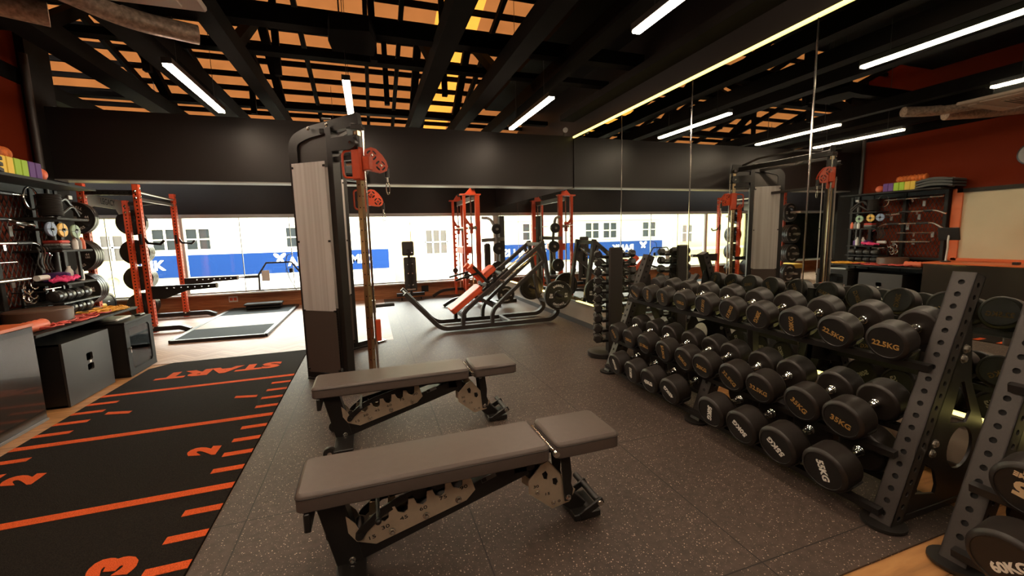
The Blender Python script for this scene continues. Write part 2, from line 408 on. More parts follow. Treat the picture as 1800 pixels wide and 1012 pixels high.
def circ(cx, cy, r, n=12, sx=1): return [(round(cx+r*sx*math.cos(2*PI*i/n), 5), round(cy+r*math.sin(2*PI*i/n), 5)) for i in range(n)]
def plate(mb, splines, th, m, F):
    v, f = fill2d(splines, th/2); mb.add(v, f, m, M=F)
def text(mb, s, size, m, F, half=.0008, bold=0):
    v, f = fill2d(None, half, s, size, bold=bold); mb.add(v, f, m, M=F)

def thing(name, loc, label, cat, group=None):
    o = bpy.data.objects.new(name, None); COL.objects.link(o); o.location = loc; o.empty_display_size = .1
    o['label'] = label; o['category'] = cat
    if group: o['group'] = group
    return o
def tag(o, label, cat, group=None, kind=None):
    o['label'] = label; o['category'] = cat
    if group: o['group'] = group
    if kind: o['kind'] = kind
    return o
def struct(mb, name, label=None):
    o = mb.build(name); o['kind'] = 'structure'
    if label: o['label'] = label
    return o
def one(fn, name, label, cat, group=None):
    mb = MB(); fn(mb); return tag(mb.build(name), label, cat, group)
def sub(fn, name, parent, label=None):
    mb = MB(); fn(mb); o = mb.build(name, parent)
    if label: o['label'] = label
    return o

def holed_post(mb, p, q, w_, d, m, face=(0, -1, 0), pitch=.05, r=.0125, n=10, both=True, start=.04):
    """square upright with a shade-dark core from p to q; 'face' normal side carries holes, so do the two neighbours when both"""
    p = V(p); q = V(q); z = (q-p); L = z.length; z.normalize(); fn = V(face); fn = (fn-z*fn.dot(z)).normalized(); x = z.cross(fn)
    k = int((L-start*2)/pitch)+1; hs = [circ(0, start+i*pitch, r, n) for i in range(k)]
    t = .005
    for (nrm, side, ww, off, holes) in ((fn, x, w_, d/2, hs), (-fn, x, w_, d/2, hs if both == 2 else []), (x, fn, d, w_/2, hs if both else []), (-x, fn, d, w_/2, hs if both else [])):
        F = frame(p+nrm*(off-t/2), side, z)
        plate(mb, [[(-ww/2, 0), (ww/2, 0), (ww/2, L), (-ww/2, L)]]+holes, t, m, F)
    core = MB(); core.bar(p+z*.006, q-z*.004, w_-.016, d-.016, DARKH, up=fn, bev=0)  # dark core paints the shade inside the post, seen through its holes
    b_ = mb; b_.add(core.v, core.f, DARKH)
    # end cap
    F = frame(q, x, fn); plate(mb, [[(-w_/2, -d/2), (w_/2, -d/2), (w_/2, d/2), (-w_/2, d/2)]], .004, m, F)
def bolt(mb, c, nrm, r=.012, m=None):
    m = m or CHR; c = V(c); nrm = V(nrm).normalized()
    mb.lathe([(r*1.25, 0), (r*1.25, .003)], m, c, nrm, 12); mb.lathe([(r, .003), (r, .010), (r*.7, .014)], m, c, nrm, 6, smooth=False)
def arc(c, r, a0, a1, n, ax='xz'):
    out = []
    for i in range(n+1):
        a = a0+(a1-a0)*i/n; u, w_ = r*math.cos(a), r*math.sin(a)
        out.append((c[0]+u, c[1], c[2]+w_) if ax == 'xz' else (c[0]+u, c[1]+w_, c[2]) if ax == 'xy' else (c[0], c[1]+u, c[2]+w_))
    return out
def smoothpath(pts, rad=.08, n=5):
    P = [V(p) for p in pts]; out = [P[0]]
    for i in range(1, len(P)-1):
        a, b, c = P[i-1], P[i], P[i+1]; d1 = (a-b); d2 = (c-b); k = min(rad, d1.length*.45, d2.length*.45)
        s, e = b+d1.normalized()*k, b+d2.normalized()*k
        for j in range(n+1):
            t = j/n; out.append(s*(1-t)**2+b*2*t*(1-t)+e*t*t)
    out.append(P[-1]); return out

# ================================================================== the room
XM, YB, YW, XL = 2.93, 5.70, 9.76, -3.10
def S(name, *boxes, label=None):
    mb = MB()
    for lo, hi, m in boxes: mb.box(lo, hi, m)
    return struct(mb, name, label)
S('floor', ((-8.7, -1.3, -.06), (3.2, 9.9, -.002), WOODF), label='oak boards at the room edges')
# rubber flooring lies over the boards; polygon with the herringbone area left free
mb = MB()
plate(mb, [[(-.80, -1.2), (1.5, -1.2), (1.5, 1.0), (2.60, 1.0), (2.60, 3.35), (2.92, 3.35), (2.92, 9.76), (.23, 9.76), (.23, 5.75), (-.80, 5.75)]], .012, RUB, Matrix.Translation((0, 0, .0)))
o = mb.build('floor_rubber_tiles', origin=(0, 0, 0)); o['kind'] = 'structure'; o['label'] = 'speckled brown rubber floor tiles'
mb = MB(); mb.box((-8.6, 5.66, -.004), (.23, 9.76, .004), HERR)
o = mb.build('floor_herringbone', origin=(0, 0, 0)); o['kind'] = 'structure'; o['label'] = 'pale herringbone floor by the window'
S('wall_right', ((XM+.008, -1.3, .345), (XM+.2, 9.9, 4.6), BLKW), ((XM+.008, -1.3, 0), (XM+.2, 9.9, .345), mat('greige_dado', (.33, .27, .21), .3, noise=.06, nscale=3)))
S('trim_mirror_ledge', ((XM-.02, -1.2, .335), (XM+.02, 9.7, .35), GREYP))
S('baseboard_right', ((XM-.012, -1.2, 0), (XM+.006, 9.75, .075), DGREY))
S('wall_left', ((XL-.2, -1.3, 0), (XL, 5.55, 4.2), REDW), label='dark red side wall')
S('wall_pier', ((XL-.2, 5.55, 0), (-3.03, 5.90, 4.2), BLKC), label='black pier at the end of the red wall')
S('wall_annex_front', ((-8.7, 5.70, 0), (XL-.2, 5.90, 3.4), BLKW))
S('wall_annex_left', ((-8.8, 5.7, 0), (-8.6, 9.9, 3.4), BLKW))
S('wall_rear', ((XL-.2, -1.4, 0), (3.2, -1.2, 4.2), BLKW))
S('wall_bulkhead', ((-8.6, YB, 2.055), (XM, YB+.2, 2.775), BLKW), ((-8.6, YB-.012, 2.043), (XM-.012, YB+.205, 2.056), GREYP), label='deep black bulkhead crossing the room')
S('wall_window_lower', ((-8.6, YW, 0), (XM+.1, YW+.12, .325), WOODP))
S('trim_sill', ((-8.6, YW-.10, .325), (XM, YW+.14, .352), WHT))
S('wall_window_upper', ((-8.6, YW, 1.915), (XM+.1, YW+.2, 3.3), BLKW))
mb = MB()
mb.box((-8.6, YW-.01, 1.845), (XM, YW+.10, 1.915), GRYF); mb.box((-8.6, YW+.02, .352), (XM, YW+.06, .38), GRYF)
for x in (-8.54, -6.0, -3.44, 2.90): mb.box((x-.04, YW, .352), (x+.04, YW+.09, 1.88), WHT)
for x in (-4.6, -2.45, -1.55, .9): mb.box((x-.006, YW+.03, .37), (x+.006, YW+.055, 1.86), GRYF)
o = struct(mb, 'window_1', 'long white framed strip window')
mb = MB(); mb.box((-8.5, YW+.04, .365), (2.88, YW+.046, 1.85), GLASS); g = mb.build('glass_pane', o)

# mirror panels with chromed joint strips
ys = [-1.1, 1.0, 2.15, 3.30, 4.45, 5.685]
ys2 = [5.685, 6.95, 8.18, 9.40, 9.75]
lab = ['tall mirror panel nearest the camera behind the dumbbell racks', 'tall mirror panel behind the near dumbbells of the rack', 'tall mirror panel behind the middle of the dumbbell rack',
       'tall mirror panel behind the far end of the dumbbell rack', 'tall mirror panel ending at the black bulkhead']
lab2 = ['mirror panel passing under the bulkhead and just past the bulkhead behind the incline press', 'second mirror panel past the bulkhead', 'mirror panel beside the lever machine', 'narrow mirror panel in the window corner']
for seq, lb, top in ((ys, lab, 2.752), (ys2, lab2, 2.040)):
    for i in range(len(seq)-1):
        y0, y1 = seq[i], seq[i+1]
        t = thing('mirror_panel', (XM, (y0+y1)/2, .35), lb[i], 'mirror', 'mirror panels along the right wall')
        sub(lambda b: b.box((XM, y0+.003, .352), (XM+.007, y1-.003, top), MIR), 'mirror_glass', t)
        if i < len(seq)-2: sub(lambda b: b.box((XM-.004, y1-.005, .352), (XM-.0005, y1+.004, top), CHR), 'joint_strip', t)
one(lambda b: b.box((XM-.012, -1.1, 2.753), (XM+.004, YB-.01, 2.775), STRM), 'led_strip', 'glowing yellow strip light along the top edge of the mirror', 'strip light')
one(lambda b: b.box((XM-.026, -1.1, .351), (XM-.004, 5.6, .360), STRM2), 'led_strip', 'glowing yellow strip light along the bottom edge of the mirror beside the dumbbells', 'strip light')
one(lambda b: b.box((XM-.026, 5.95, .351), (XM-.004, 8.7, .360), mat('led_strip_amber', (1, .7, .3), .5, emit=(1, .60, .16), estr=22)), 'led_strip', 'glowing yellow strip light under the mirror beside the incline press', 'strip light')

# ceiling: pitched roof on dark timbers, black boarding over the near part and the mirror side
def roofz(y): return 3.40+.25*(7.87-y)
rt = thing('ceiling', (0, 6, 3.4), 'open pitched roof of amber sheets on dark timbers', 'ceiling'); rt['kind'] = 'structure'; del rt['category']
pur = [9.82-.325*k for k in range(17)]
mb = MB()
def rq(x0, x1, y0, y1, m, dz=.055):
    mb.add([(x0, y0, roofz(y0)+dz), (x1, y0, roofz(y0)+dz), (x1, y1, roofz(y1)+dz), (x0, y1, roofz(y1)+dz)], [(0, 1, 2, 3)], m)
rq(-8.7, .95, 4.55, 9.95, ROOFA); rq(.95, 1.5, 4.55, 9.95, ROOFY); rq(1.5, 3.1, 4.55, 9.95, ROOFA); mb.build('roof_sheet', rt)
mb = MB()
for k, y in enumerate(pur):
    if y > 4.5: mb.bar((-8.7, y, roofz(y)), (3.1, y, roofz(y)), .045, .06, BEAMM, bev=0)
o = mb.build('purlins', rt)
rafx = [-8, -7, -6, -5.0, -4.0, -2.75, -1.95, -1.25, -.62, .12, .52, 1.02, 1.66]
for x in rafx: sub(lambda b: b.bar((x, 4.5, roofz(4.5)-.06), (x, 9.8, roofz(9.8)-.06), .05, .08, BEAMM, bev=0), 'rafter', rt)
for x, w_, z in ((-4.2, .16, 3.02), (-3.15, .12, 3.0), (-2.30, .20, 3.02), (-1.58, .26, 3.0), (-1.0, .13, 3.02), (.74, .16, 3.05), (1.38, .16, 3.02), (1.98, .15, 3.05)):
    sub(lambda b: b.bar((x, 1.0, z), (x, 9.7, z), w_, .15, BEAMM, bev=0), 'tie_beam', rt)
for y, h in ((4.05, .13), (4.75, .06), (6.6, .06), (8.6, .08)):
    sub(lambda b: b.bar((-8.6 if y > 5.8 else -3.1, y, 3.17), (2.9, y, 3.17), .12, h, BEAMM, bev=0), 'cross_beam', rt)
for x in (-2.3, -1.0, .74, 1.38):
    for (y0, y1) in ((6.9, 5.6), (4.4, 5.6)):
        sub(lambda b: b.bar((x, y0, 3.05), (x, y1, roofz(y1)-.1), .09, .09, BEAMM, bev=0), 'brace', rt)
for x, y in ((.15, 4.3), (.32, 5.6), (-.75, 4.9), (-1.9, 5.1), (.95, 5.1), (-1.3, 6.4)):
    sub(lambda b: b.bar((x, y, 3.0), (x, y, roofz(max(y, 4.6))), .06, .06, BEAMM, bev=0), 'hanger', rt)
S('ceiling_near', ((XL-.2, -1.4, 3.9), (3.2, 4.6, 4.0), BLKC), ((XL-.2, 4.55, 3.9), (3.2, 4.62, 4.4), BLKC), label='black boarded ceiling over the near part')
S('ceiling_mirror_side', ((2.02, -1.3, 3.50), (3.1, 7.2, 3.56), BLKC), ((2.72, -1.3, 2.98), (XM+.01, YB, 3.06), BLKC), label='black boarded ceiling along the mirror wall')

# linear lights
lights = [(-1.36, 3.98, 'slim linear light left of the cable tower among the beams'), (-.10, 4.0, 'slim linear light right above the cable tower'), (1.80, 3.95, 'slim linear light nearest the bulkhead on the mirror side'),
          (1.80, -1.1, 'slim linear light behind the camera on the mirror side'), (-.10, -1.1, 'slim linear light behind the camera in the centre row'), (-1.36, -1.1, 'slim linear light behind the camera on the left'),
          (1.80, 1.32, 'slim linear light at the top edge on the mirror side'), (-.10, 1.32, 'slim linear light overhead behind the camera edge, in the centre row'), (-1.36, .90, 'slim linear light overhead on the left, outside the frame top')]
lights += [(-2.6, 6.9, 'added unseen linear light beyond the bulkhead above the lifting platform'), (-.4, 6.9, 'added unseen linear light beyond the bulkhead in the middle'), (1.6, 6.9, 'added unseen linear light beyond the bulkhead above the incline press')]  # unseen lamps added behind the bulkhead to brighten the far floor
for x, y, lb in lights:
    t = thing('linear_light', (x, y+.62, 2.70), lb, 'ceiling light', 'linear ceiling lights')
    sub(lambda b: b.box((x-.035, y, 2.712), (x+.035, y+1.26, 2.755), BLACK), 'housing', t)
    sub(lambda b: b.box((x-.028, y+.005, 2.695), (x+.028, y+1.255, 2.712), LEDM), 'diffuser', t)
    for yy in (y+.2, y+1.06): sub(lambda b: b.cyl((x, yy, 2.75), (x, yy, 3.91 if yy < 4.6 else roofz(yy)+.06), .003, BLACK, 6), 'suspension_wire', t)

# air conditioning cassette, ducts and black unit in the roof
t = thing('air_conditioner', (-1.33, 2.72, 2.75), 'off-white square ceiling cassette unit at the top left among the beams', 'air conditioner')
def f(b):
    b.box((-1.81, 2.24, 2.762), (-.85, 3.20, 2.80), CASS, .01)
sub(f, 'fascia', t)
sub(lambda b: b.box((-1.6, 2.46, 2.80), (-1.06, 2.98, 3.0), GREYM), 'casing', t)
sub(lambda b: [b.box((-1.55, 2.51, 2.752), (-1.11, 2.93, 2.761), CASS, .003)]+[b.box((-1.53, 2.54+.04*i, 2.748), (-1.13, 2.55+.04*i, 2.753), GREYM) for i in range(10)], 'intake_grille', t)
for lo, hi in (((-1.70, 2.30, 2.750), (-.96, 2.38, 2.763)), ((-1.70, 3.06, 2.750), (-.96, 3.14, 2.763)), ((-1.75, 2.42, 2.750), (-1.67, 3.02, 2.763)), ((-.99, 2.42, 2.750), (-.91, 3.02, 2.763))):
    sub(lambda b: b.box(lo, hi, CASS, .003), 'louvre_flap', t)
def duct(pts, r, lb):
    P = smoothpath(pts, .3, 6)
    one(lambda b: b.tube(P, r, INS, 16), 'insulated_duct', lb, 'duct', 'insulated ducts in the roof')
duct([(-1.75, 3.30, 2.90), (-1.46, 3.70, 2.88), (-1.10, 3.86, 2.89)], .065, 'silvery insulated duct crossing above the air conditioner')
duct([(-3.0, 3.35, 2.95), (-2.35, 3.62, 2.90), (-1.93, 3.82, 2.90)], .075, 'short silvery insulated duct at the top left corner')
t = thing('fan_coil_unit', (0, 4.0, 2.98), 'black boxy unit hanging between the roof beams above the cable tower', 'ventilation unit')
def f(b):
    pr = [(-.20, .02), (-.17, -.20), (.13, -.24), (.19, -.02), (.17, .24), (-.18, .22)]
    plate(b, [pr], .12, BEAMM, Matrix.Translation((-.02, 4.02, 3.09)))
sub(f, 'casing', t)
for i in (-.12, .12): sub(lambda b: b.cyl((i, 4.0, 3.15), (i, 4.0, 3.85), .006, BLACK, 6), 'hanger_rod', t)
t = thing('spotlight', (2.75, 5.62, 2.79), 'small silver spotlight on top of the bulkhead in the mirror corner', 'spotlight')
sub(lambda b: b.lathe([(.02, 0), (.035, .03), (.035, .05)], GREYP, (2.78, 5.63, 2.84), (-.6, -.7, -.1), 14), 'lamp_head', t)
sub(lambda b: b.bar((2.78, 5.72, 2.776), (2.78, 5.70, 2.85), .02, .02, BLACK), 'bracket', t)

# ================================================================== outside
S('ground_outside', ((-26, 9.95, -4.3), (12, 30, -4), PAVE), label='bright paving outside the window')
YE = 24.0; KE = YE/11.8
EX = lambda x: x*KE
EZ = lambda z: CAMZ+(z-CAMZ)*KE
FAC = mat('pale_facade', (.42, .385, .28), .8, noise=.03, nscale=1)
bt = thing('building', (-6, YE, -4), 'cream rendered building across the street with small paned windows', 'building')
sub(lambda b: b.box((-13.2, YE, -4), (9.5, YE+.6, 5.5), FAC), 'wall', bt)
sub(lambda b: b.box((-13.2, YE-.12, EZ(1.78)), (9.5, YE, EZ(1.84)), FAC), 'cornice', bt)
for x0, x1, cols in ((-4.70, -4.22, 2), (-4.05, -3.58, 2), (-1.95, -1.48, 2), (-6.2, -5.7, 2)):
    X0, X1 = EX(x0), EX(x1); Za, Zb = EZ(1.22), EZ(1.69)
    wn = sub(lambda b: (b.box((X0-.08, YE-.08, Za-.08), (X1+.08, YE, Za), FAC), b.box((X0-.08, YE-.08, Zb), (X1+.08, YE, Zb+.08), FAC),
                        [b.box((X0-.08+(X1-X0+.08)*i/cols, YE-.08, Za), (X0+(X1-X0+.08)*i/cols, YE, Zb), FAC) for i in range(cols+1)],
                        b.box((X0, YE-.06, (Za+Zb)/2-.03), (X1, YE, (Za+Zb)/2+.03), FAC)), 'window', bt)
    sub(lambda b: b.box((X0, YE-.03, Za), (X1, YE-.01, Zb), WGLS), 'pane', wn)
sub(lambda b: b.box((EX(.62), YE-.06, EZ(-.1)), (EX(1.30), YE-.01, EZ(1.55)), mat('cream_door', (.24, .15, .05), .6)), 'door', bt)
wn = sub(lambda b: [b.box((EX(1.46+.2*i), YE-.08, EZ(.92)), (EX(1.50+.2*i), YE, EZ(1.56)), FAC) for i in range(4)]+[b.box((EX(1.46), YE-.08, EZ(1.22)), (EX(2.1), YE, EZ(1.25)), FAC)], 'window', bt)
sub(lambda b: b.box((EX(1.48), YE-.03, EZ(.92)), (EX(2.08), YE-.01, EZ(1.56)), mat('tan_blind', (.020, .013, .0065), .7)), 'pane', wn)
def aw(b):
    b.add([(-13.2, YE, EZ(.50)), (.9, YE, EZ(.50)), (.9, YE-3.2, EZ(.50)-1.3), (-13.2, YE-3.2, EZ(.50)-1.3), (-13.2, YE, EZ(.50)-.15), (.9, YE, EZ(.50)-.15), (.9, YE-3.2, EZ(.50)-1.45), (-13.2, YE-3.2, EZ(.50)-1.45)],
          [(0, 1, 2, 3), (4, 7, 6, 5), (3, 2, 6, 7), (0, 3, 7, 4), (1, 5, 6, 2)], PAVE)
    for i in range(24): b.bar((-13+.6*i, YE-.02, EZ(.50)+.03), (-13+.6*i, YE-3.2, EZ(.50)-1.27), .05, .05, GRYF, bev=0)
sub(aw, 'awning_roof', bt)
t = thing('banner', (-6, YE-.12, EZ(.58)), 'long blue banner with white butterflies and bank name on the cream building', 'banner')
sub(lambda b: b.box((-13.15, YE-.13, EZ(.575)), (EX(.48), YE-.02, EZ(1.09)), BLUES), 'sheet', t)
for x, z in ((EX(-2.13), EZ(.94)), (-11.6, EZ(.94))):
    def f(b):
        for a, l in ((.75, .30), (2.4, .30), (-.9, .20), (-2.25, .20)):
            F = Matrix.Translation((x+math.cos(a)*l*.62, YE-.14, z+math.sin(a)*l*.62)) @ Matrix.Rotation(PI/2, 4, 'X') @ Matrix.Rotation(a, 4, 'Z')
            plate(b, [circ(0, 0, l*.30, 12, 1.9)], .01, WHL, F)
    sub(f, 'butterfly_emblem', t)
def word(b, s, x0, z, sz):
    v, f = fill2d(None, .008, s, sz, bold=.02, align='LEFT'); b.add(v, f, WHL, M=frame((x0, YE-.14, z), (1, 0, 0), (0, 0, 1)))
sub(lambda b: word(b, 'AFFIN ISLAMIC', EX(-1.95), EZ(.84), .62), 'lettering', t)
sub(lambda b: word(b, 'AFFIN BANK', -11.1-2.0+.0, EZ(.86), .62) if False else word(b, 'BANK', -10.85, EZ(.86), .62), 'lettering', t)
b3 = thing('building', (-17, YE, -4), 'white building with air conditioning units seen at the mirror between window posts', 'building')
sub(lambda b: b.box((-24, YE+.4, -4), (-13.4, YE+1, 7), PALEW), 'wall', b3)
sub(lambda b: [b.box((-14.5-.0+.16*i-.0, YE+.36, .2+.32*j), (-14.42+.16*i, YE+.4, .36+.32*j), GRYF) for i in range(5) for j in range(9)], 'vent_block_screen', b3)
for i, (x, z) in enumerate(((-15.0, 1.45), (-16.3, 1.45), (-15.0, .55), (-16.3, .55))):
    t = thing('outdoor_air_unit', (x, YE+.1, z), ['upper right', 'upper left', 'lower right', 'lower left'][i]+' pale outdoor air conditioning unit on the white building', 'air conditioner', 'outdoor air units')
    sub(lambda b: b.box((x-.42, YE, z), (x+.42, YE+.38, z+.62), WHT, .02), 'casing', t)
    sub(lambda b: b.lathe([(.24, 0), (.24, .02), (.06, .025)], WGLS, (x-.08, YE, z+.31), (0, -1, 0), 18), 'fan_grille', t)
    sub(lambda b: b.box((x-.40, YE, z-.05), (x+.40, YE+.40, z-.002), GRYF), 'bracket', t)
b2 = thing('building', (-8, 14, -4), 'yellow rendered house with shuttered window seen at the far left', 'building')
sub(lambda b: b.box((-19, 14, -4), (-6.15, 14.4, 4), YELW), 'wall', b2)
wn = sub(lambda b: [b.box((-6.75+.26*i, 13.95, .95), (-6.70+.26*i, 14.0, 1.62), PALEW) for i in range(3)]+[b.box((-6.75, 13.95, 1.28), (-6.2, 14, 1.32), PALEW)], 'window', b2)
sub(lambda b: b.box((-6.72, 13.97, .95), (-6.2, 13.99, 1.60), MATS['tan_blind']), 'pane', wn)
sub(lambda b: b.box((-19, 13.7, .62), (-6.15, 14, .70), PALEW), 'canopy', b2)
sub(lambda b: text(b, 'C', .34, YEL, frame((-6.55, 13.96, .35), (-1, 0, 0), (0, 0, 1)), bold=.01), 'sign_lettering', b2)

# ================================================================== agility mat
t = thing('agility_mat', (-1.58, 3.0, .004), 'black turf mat with orange distance lines and numbers along the left', 'mat')
sub(lambda b: plate(b, [[(-2.36, -1.15), (-.805, -1.15), (-.805, 5.63), (-2.20, 5.63), (-2.36, 5.45)]], .014, TURFB, Matrix.Translation((0, 0, .007))), 'turf', t)
ZT = .0155
for i, y in enumerate((4.60, 3.59, 2.58, 1.57, .56)):
    sub(lambda b: b.box((-2.36, y-.03, ZT-.002), (-.805, y+.03, ZT), TURFO), 'distance_line', t)
for k in range(4):
    y0 = 4.60-1.01*k
    for j in range(1, 5):
        y = y0-.202*j
        for x0, x1 in ((-2.36, -2.15), (-.97, -.805)):
            sub(lambda b: b.box((x0, y-.026, ZT-.002), (x1, y+.026, ZT), TURFO), 'tick_mark', t)
sub(lambda b: text(b, 'START', .30, TURFO, frame((-1.565, 5.08, ZT), (-1, 0, 0), (0, -1, 0)) @ Matrix.Diagonal((1.24, .95, 1, 1)), bold=.016), 'start_lettering', t)
for k, y in enumerate((4.09, 3.09, 2.07)):
    for x in (-2.0, -1.10):
        sub(lambda b: text(b, str(k+1), .215, TURFO, frame((x, y, ZT), (0, 1, 0), (-1, .12, 0)) @ Matrix(((1, .25, 0, 0), (0, 1, 0, 0), (0, 0, 1, 0), (0, 0, 0, 1))), bold=.016), 'number_lettering', t)

# ================================================================== adjustable benches
def pad_mesh(b, x0, x1, y0, y1, z0, z1, m=PAD, r=.03, tilt=0):
    """upholstered pad with rounded corners and edges"""
    def ring(ins, z):
        out = []
        rr = max(r-ins, .004)
        for cx, cy, a0 in ((x1-ins-rr, y1-ins-rr, 0), (x0+ins+rr, y1-ins-rr, PI/2), (x0+ins+rr, y0+ins+rr, PI), (x1-ins-rr, y0+ins+rr, 1.5*PI)):
            for i in range(5):
                a = a0+PI/2*i/4; out.append((cx+rr*math.cos(a), cy+rr*math.sin(a), z))
        return out
    e = .014
    rings = [ring(.01, z0), ring(0, z0+.008), ring(0, z1-e), ring(.004, z1-e*.45), ring(.014, z1)]
    vs = [p for q in rings for p in q]; n = 20; fs = []
    for k in range(4):
        for i in range(n): fs.append((k*n+i, k*n+(i+1) % n, (k+1)*n+(i+1) % n, (k+1)*n+i))
    b.add(vs, fs, m, True); b.add(rings[-1], [tuple(range(n))], m); b.add(rings[0][::-1], [tuple(range(n))], m)
    # piping seam round the top edge
    b.tube(ring(-.0015, z1-e-.002), .0022, SEAM, 6, closed=True)
def bench(ox, oy, lb):
    """ox,oy = ground point under the pad's head end, centre line"""
    t = thing('weight_bench', (ox, oy, 0), lb, 'bench', 'grey flat benches on the rubber floor')
    X = lambda x, z, y=0: (ox+.31+x, oy+y, z)
    sub(lambda b: pad_mesh(b, ox, ox+1.005, oy-.145, oy+.145, .375, .45), 'backrest_pad', t)
    sub(lambda b: pad_mesh(b, ox+1.035, ox+1.355, oy-.145, oy+.145, .375, .45), 'seat_pad', t)
    sub(lambda b: (b.bar(X(-.26, .365), X(.66, .365), .06, .025, BLACK), b.bar(X(.70, .365), X(1.0, .365), .06, .025, BLACK),
                   b.bar(X(.25, .345), X(.69, .345), .05, .03, BLACK)), 'pad_bracket', t)
    # hinge pin between pads
    sub(lambda b: (b.cyl(X(.715, .415, -.13), X(.715, .415, .13), .008, CHR, 12), b.cyl(X(.715, .415, -.165), X(.715, .415, -.145), .014, CHR, 12)), 'hinge_pin', t, 'chrome hinge pin')
    def fr(b):
        b.bar(X(-.215, .37), X(-.145, .05), .085, .10, BLACK, up=(1, 0, 0))               # rear leg
        b.bar(X(-.17, .085), X(.62, .315), .075, .085, BLACK)                              # spine
        b.bar(X(.56, .335), X(.66, .335), .075, .09, BLACK)
        b.bar(X(.60, .335), X(.90, .035), .07, .075, BLACK)                              # front leg
        b.box((ox+.31-.19, oy-.235, .012), (ox+.31-.09, oy+.235, .06), BLACK, .004)      # rear cross foot
        b.box((ox+.31-.20, oy-.24, .055), (ox+.31-.085, oy+.0, .064), BLACK, .003)
        b.box((ox+1.15, oy-.085, .012), (ox+1.29, oy+.085, .045), BLACK, .004)           # front foot
    sub(fr, 'frame', t)
    for s in (-1, 1):
        def pl(b):
            out = [(-.152, .27), (-.147, .20), (-.118, .155), (-.045, .125), (.335, .225), (.375, .265), (.352, .345), (.335, .345)]
            k = 6; top = []
            for i in range(k):               # notches running down the rail, right to left
                u = 1-(i+.15)/k; x1 = -.13+(.335+.13)*u; z1 = .235+(.345-.235)*u
                d = .066; x2 = x1-.043; zb = z1-.045
                top += [(x1, z1), (x1-.004, zb), (x1-.02, zb-.012), (x2, zb-.002), (x2-.012, z1-.018)]
            pts = out+top
            F = frame((ox+.31, oy+s*.047, 0), (1, 0, 0), (0, 0, 1))
            plate(b, [pts], .006, PLATE, F)
            for x, z in ((.02, .165), (.16, .20), (.30, .238)): bolt(b, X(x, z, s*.051), (0, s, 0), .012)
            bolt(b, X(-.105, .185, s*.055), (0, s, 0), .013)
        p = sub(pl, 'angle_plate', t, 'champagne steel plate with notches')
        if s < 0:
            def nm(b):
                for n_, x, z in (('15', -.06, .158), ('30', -.005, .190), ('45', .07, .212), ('60', .15, .234), ('75', .235, .262), ('90', .325, .288)):
                    text(b, n_, .027, DARKH, frame(X(x, z, -.0512), (1, 0, .2), (-.2, 0, 1)) @ Matrix.Diagonal((1.3, .8, 1, 1)))
            sub(nm, 'angle_number', p)
        def pf(b):
            pts = [(.685, .31), (.625, .25), (.625, .185), (.74, .085), (.83, .10), (.86, .155), (.83, .185), (.72, .325)]
            F = frame((ox+.31, oy+s*.047, 0), (1, 0, 0), (0, 0, 1))
            plate(b, [pts, [(.69, .27), (.70, .24), (.715, .235), (.72, .26), (.71, .28)], [(.742, .235), (.745, .205), (.762, .195), (.772, .21), (.765, .235)]], .006, PLATE, F)
            for x, z in ((.665, .185), (.745, .115)): bolt(b, X(x, z, s*.051), (0, s, 0), .009)
            bolt(b, X(.815, .135, s*.066), (0, s, 0), .011)
            if s < 0:
                for n_, x, z in (('30', .66, .213), ('15', .715, .165), ('0', .775, .115)): text(b, n_, .022, DARKH, frame(X(x, z, -.0512), (1, 0, 0), (0, 0, 1)) @ Matrix.Diagonal((1.3, .8, 1, 1)))
        sub(pf, 'seat_plate', t, 'champagne steel plate with holes')
    def ladder(b):
        for s in (-1, 1):
            b.rtube([X(.30, .345, s*.03), X(.06, .285, s*.036), X(-.02, .262, s*.058), X(-.085, .21, s*.060), X(-.105, .185, s*.060)], .035, .008, BLACK, up=(0, 1, 0))
        b.bar(X(.42, .352), X(.08, .268), .05, .04, BLACK)
        b.cyl(X(-.03, .275, -.13), X(-.03, .275, .10), .008, BLACK, 12); b.sphere(X(-.03, .275, -.13), .013, BLACK)
        b.cyl(X(-.105, .185, -.07), X(-.105, .185, .07), .016, BLACK, 14)
    sub(ladder, 'support_ladder', t)
    def strut(b):
        for s in (-1, 1):
            F = frame((ox+.31, oy+s*.060, 0), (1, 0, 0), (0, 0, 1))
            plate(b, [[(.775, .375), (.785, .30), (.80, .115), (.835, .115), (.842, .17), (.832, .20), (.836, .25), (.822, .375)]], .008, BLACK, F)
            bolt(b, X(.79, .35, s*.066), (0, s, 0), .009)
    sub(strut, 'seat_strut', t)
    def hd(b):
        b.cyl(X(.97, .085, -.075), X(.97, .085, .16), .016, BLACK, 14)
        for y in (-.085, .085): b.bar(X(.87, .035, y), X(.99, .095, y), .012, .035, BLACK)
        b.cyl(X(.97, .085, -.10), X(.97, .085, -.09), .013, STEEL, 12)
    sub(hd, 'carry_handle', t)
    for y in (-.20, .20):
        w_ = sub(lambda b: b.lathe([(.022, -.014), (.038, -.014), (.040, -.008), (.040, .008), (.038, .014), (.022, .014)], IRON, X(-.225, .042, y), (0, 1, 0), 20), 'wheel', t)
        sub(lambda b: b.lathe([(.014, 0), (.014, .005)], CHR, X(-.225, .042, y-.018), (0, -1, 0), 12), 'hub', w_)
        sub(lambda b: b.box((ox+.31-.235, oy+y-.01, .03), (ox+.31-.17, oy+y+.01, .055), BLACK), 'wheel_bracket', t)
    sub(lambda b: b.box((ox+.31-.285, oy-.145, .30), (ox+.31-.262, oy+.145, .375), BLACK, .004), 'lower_handle', t)
    sub(lambda b: [bolt(b, X(-.14, .075, -.04), (0, -1, 0), .011)], 'frame_bolt', t)
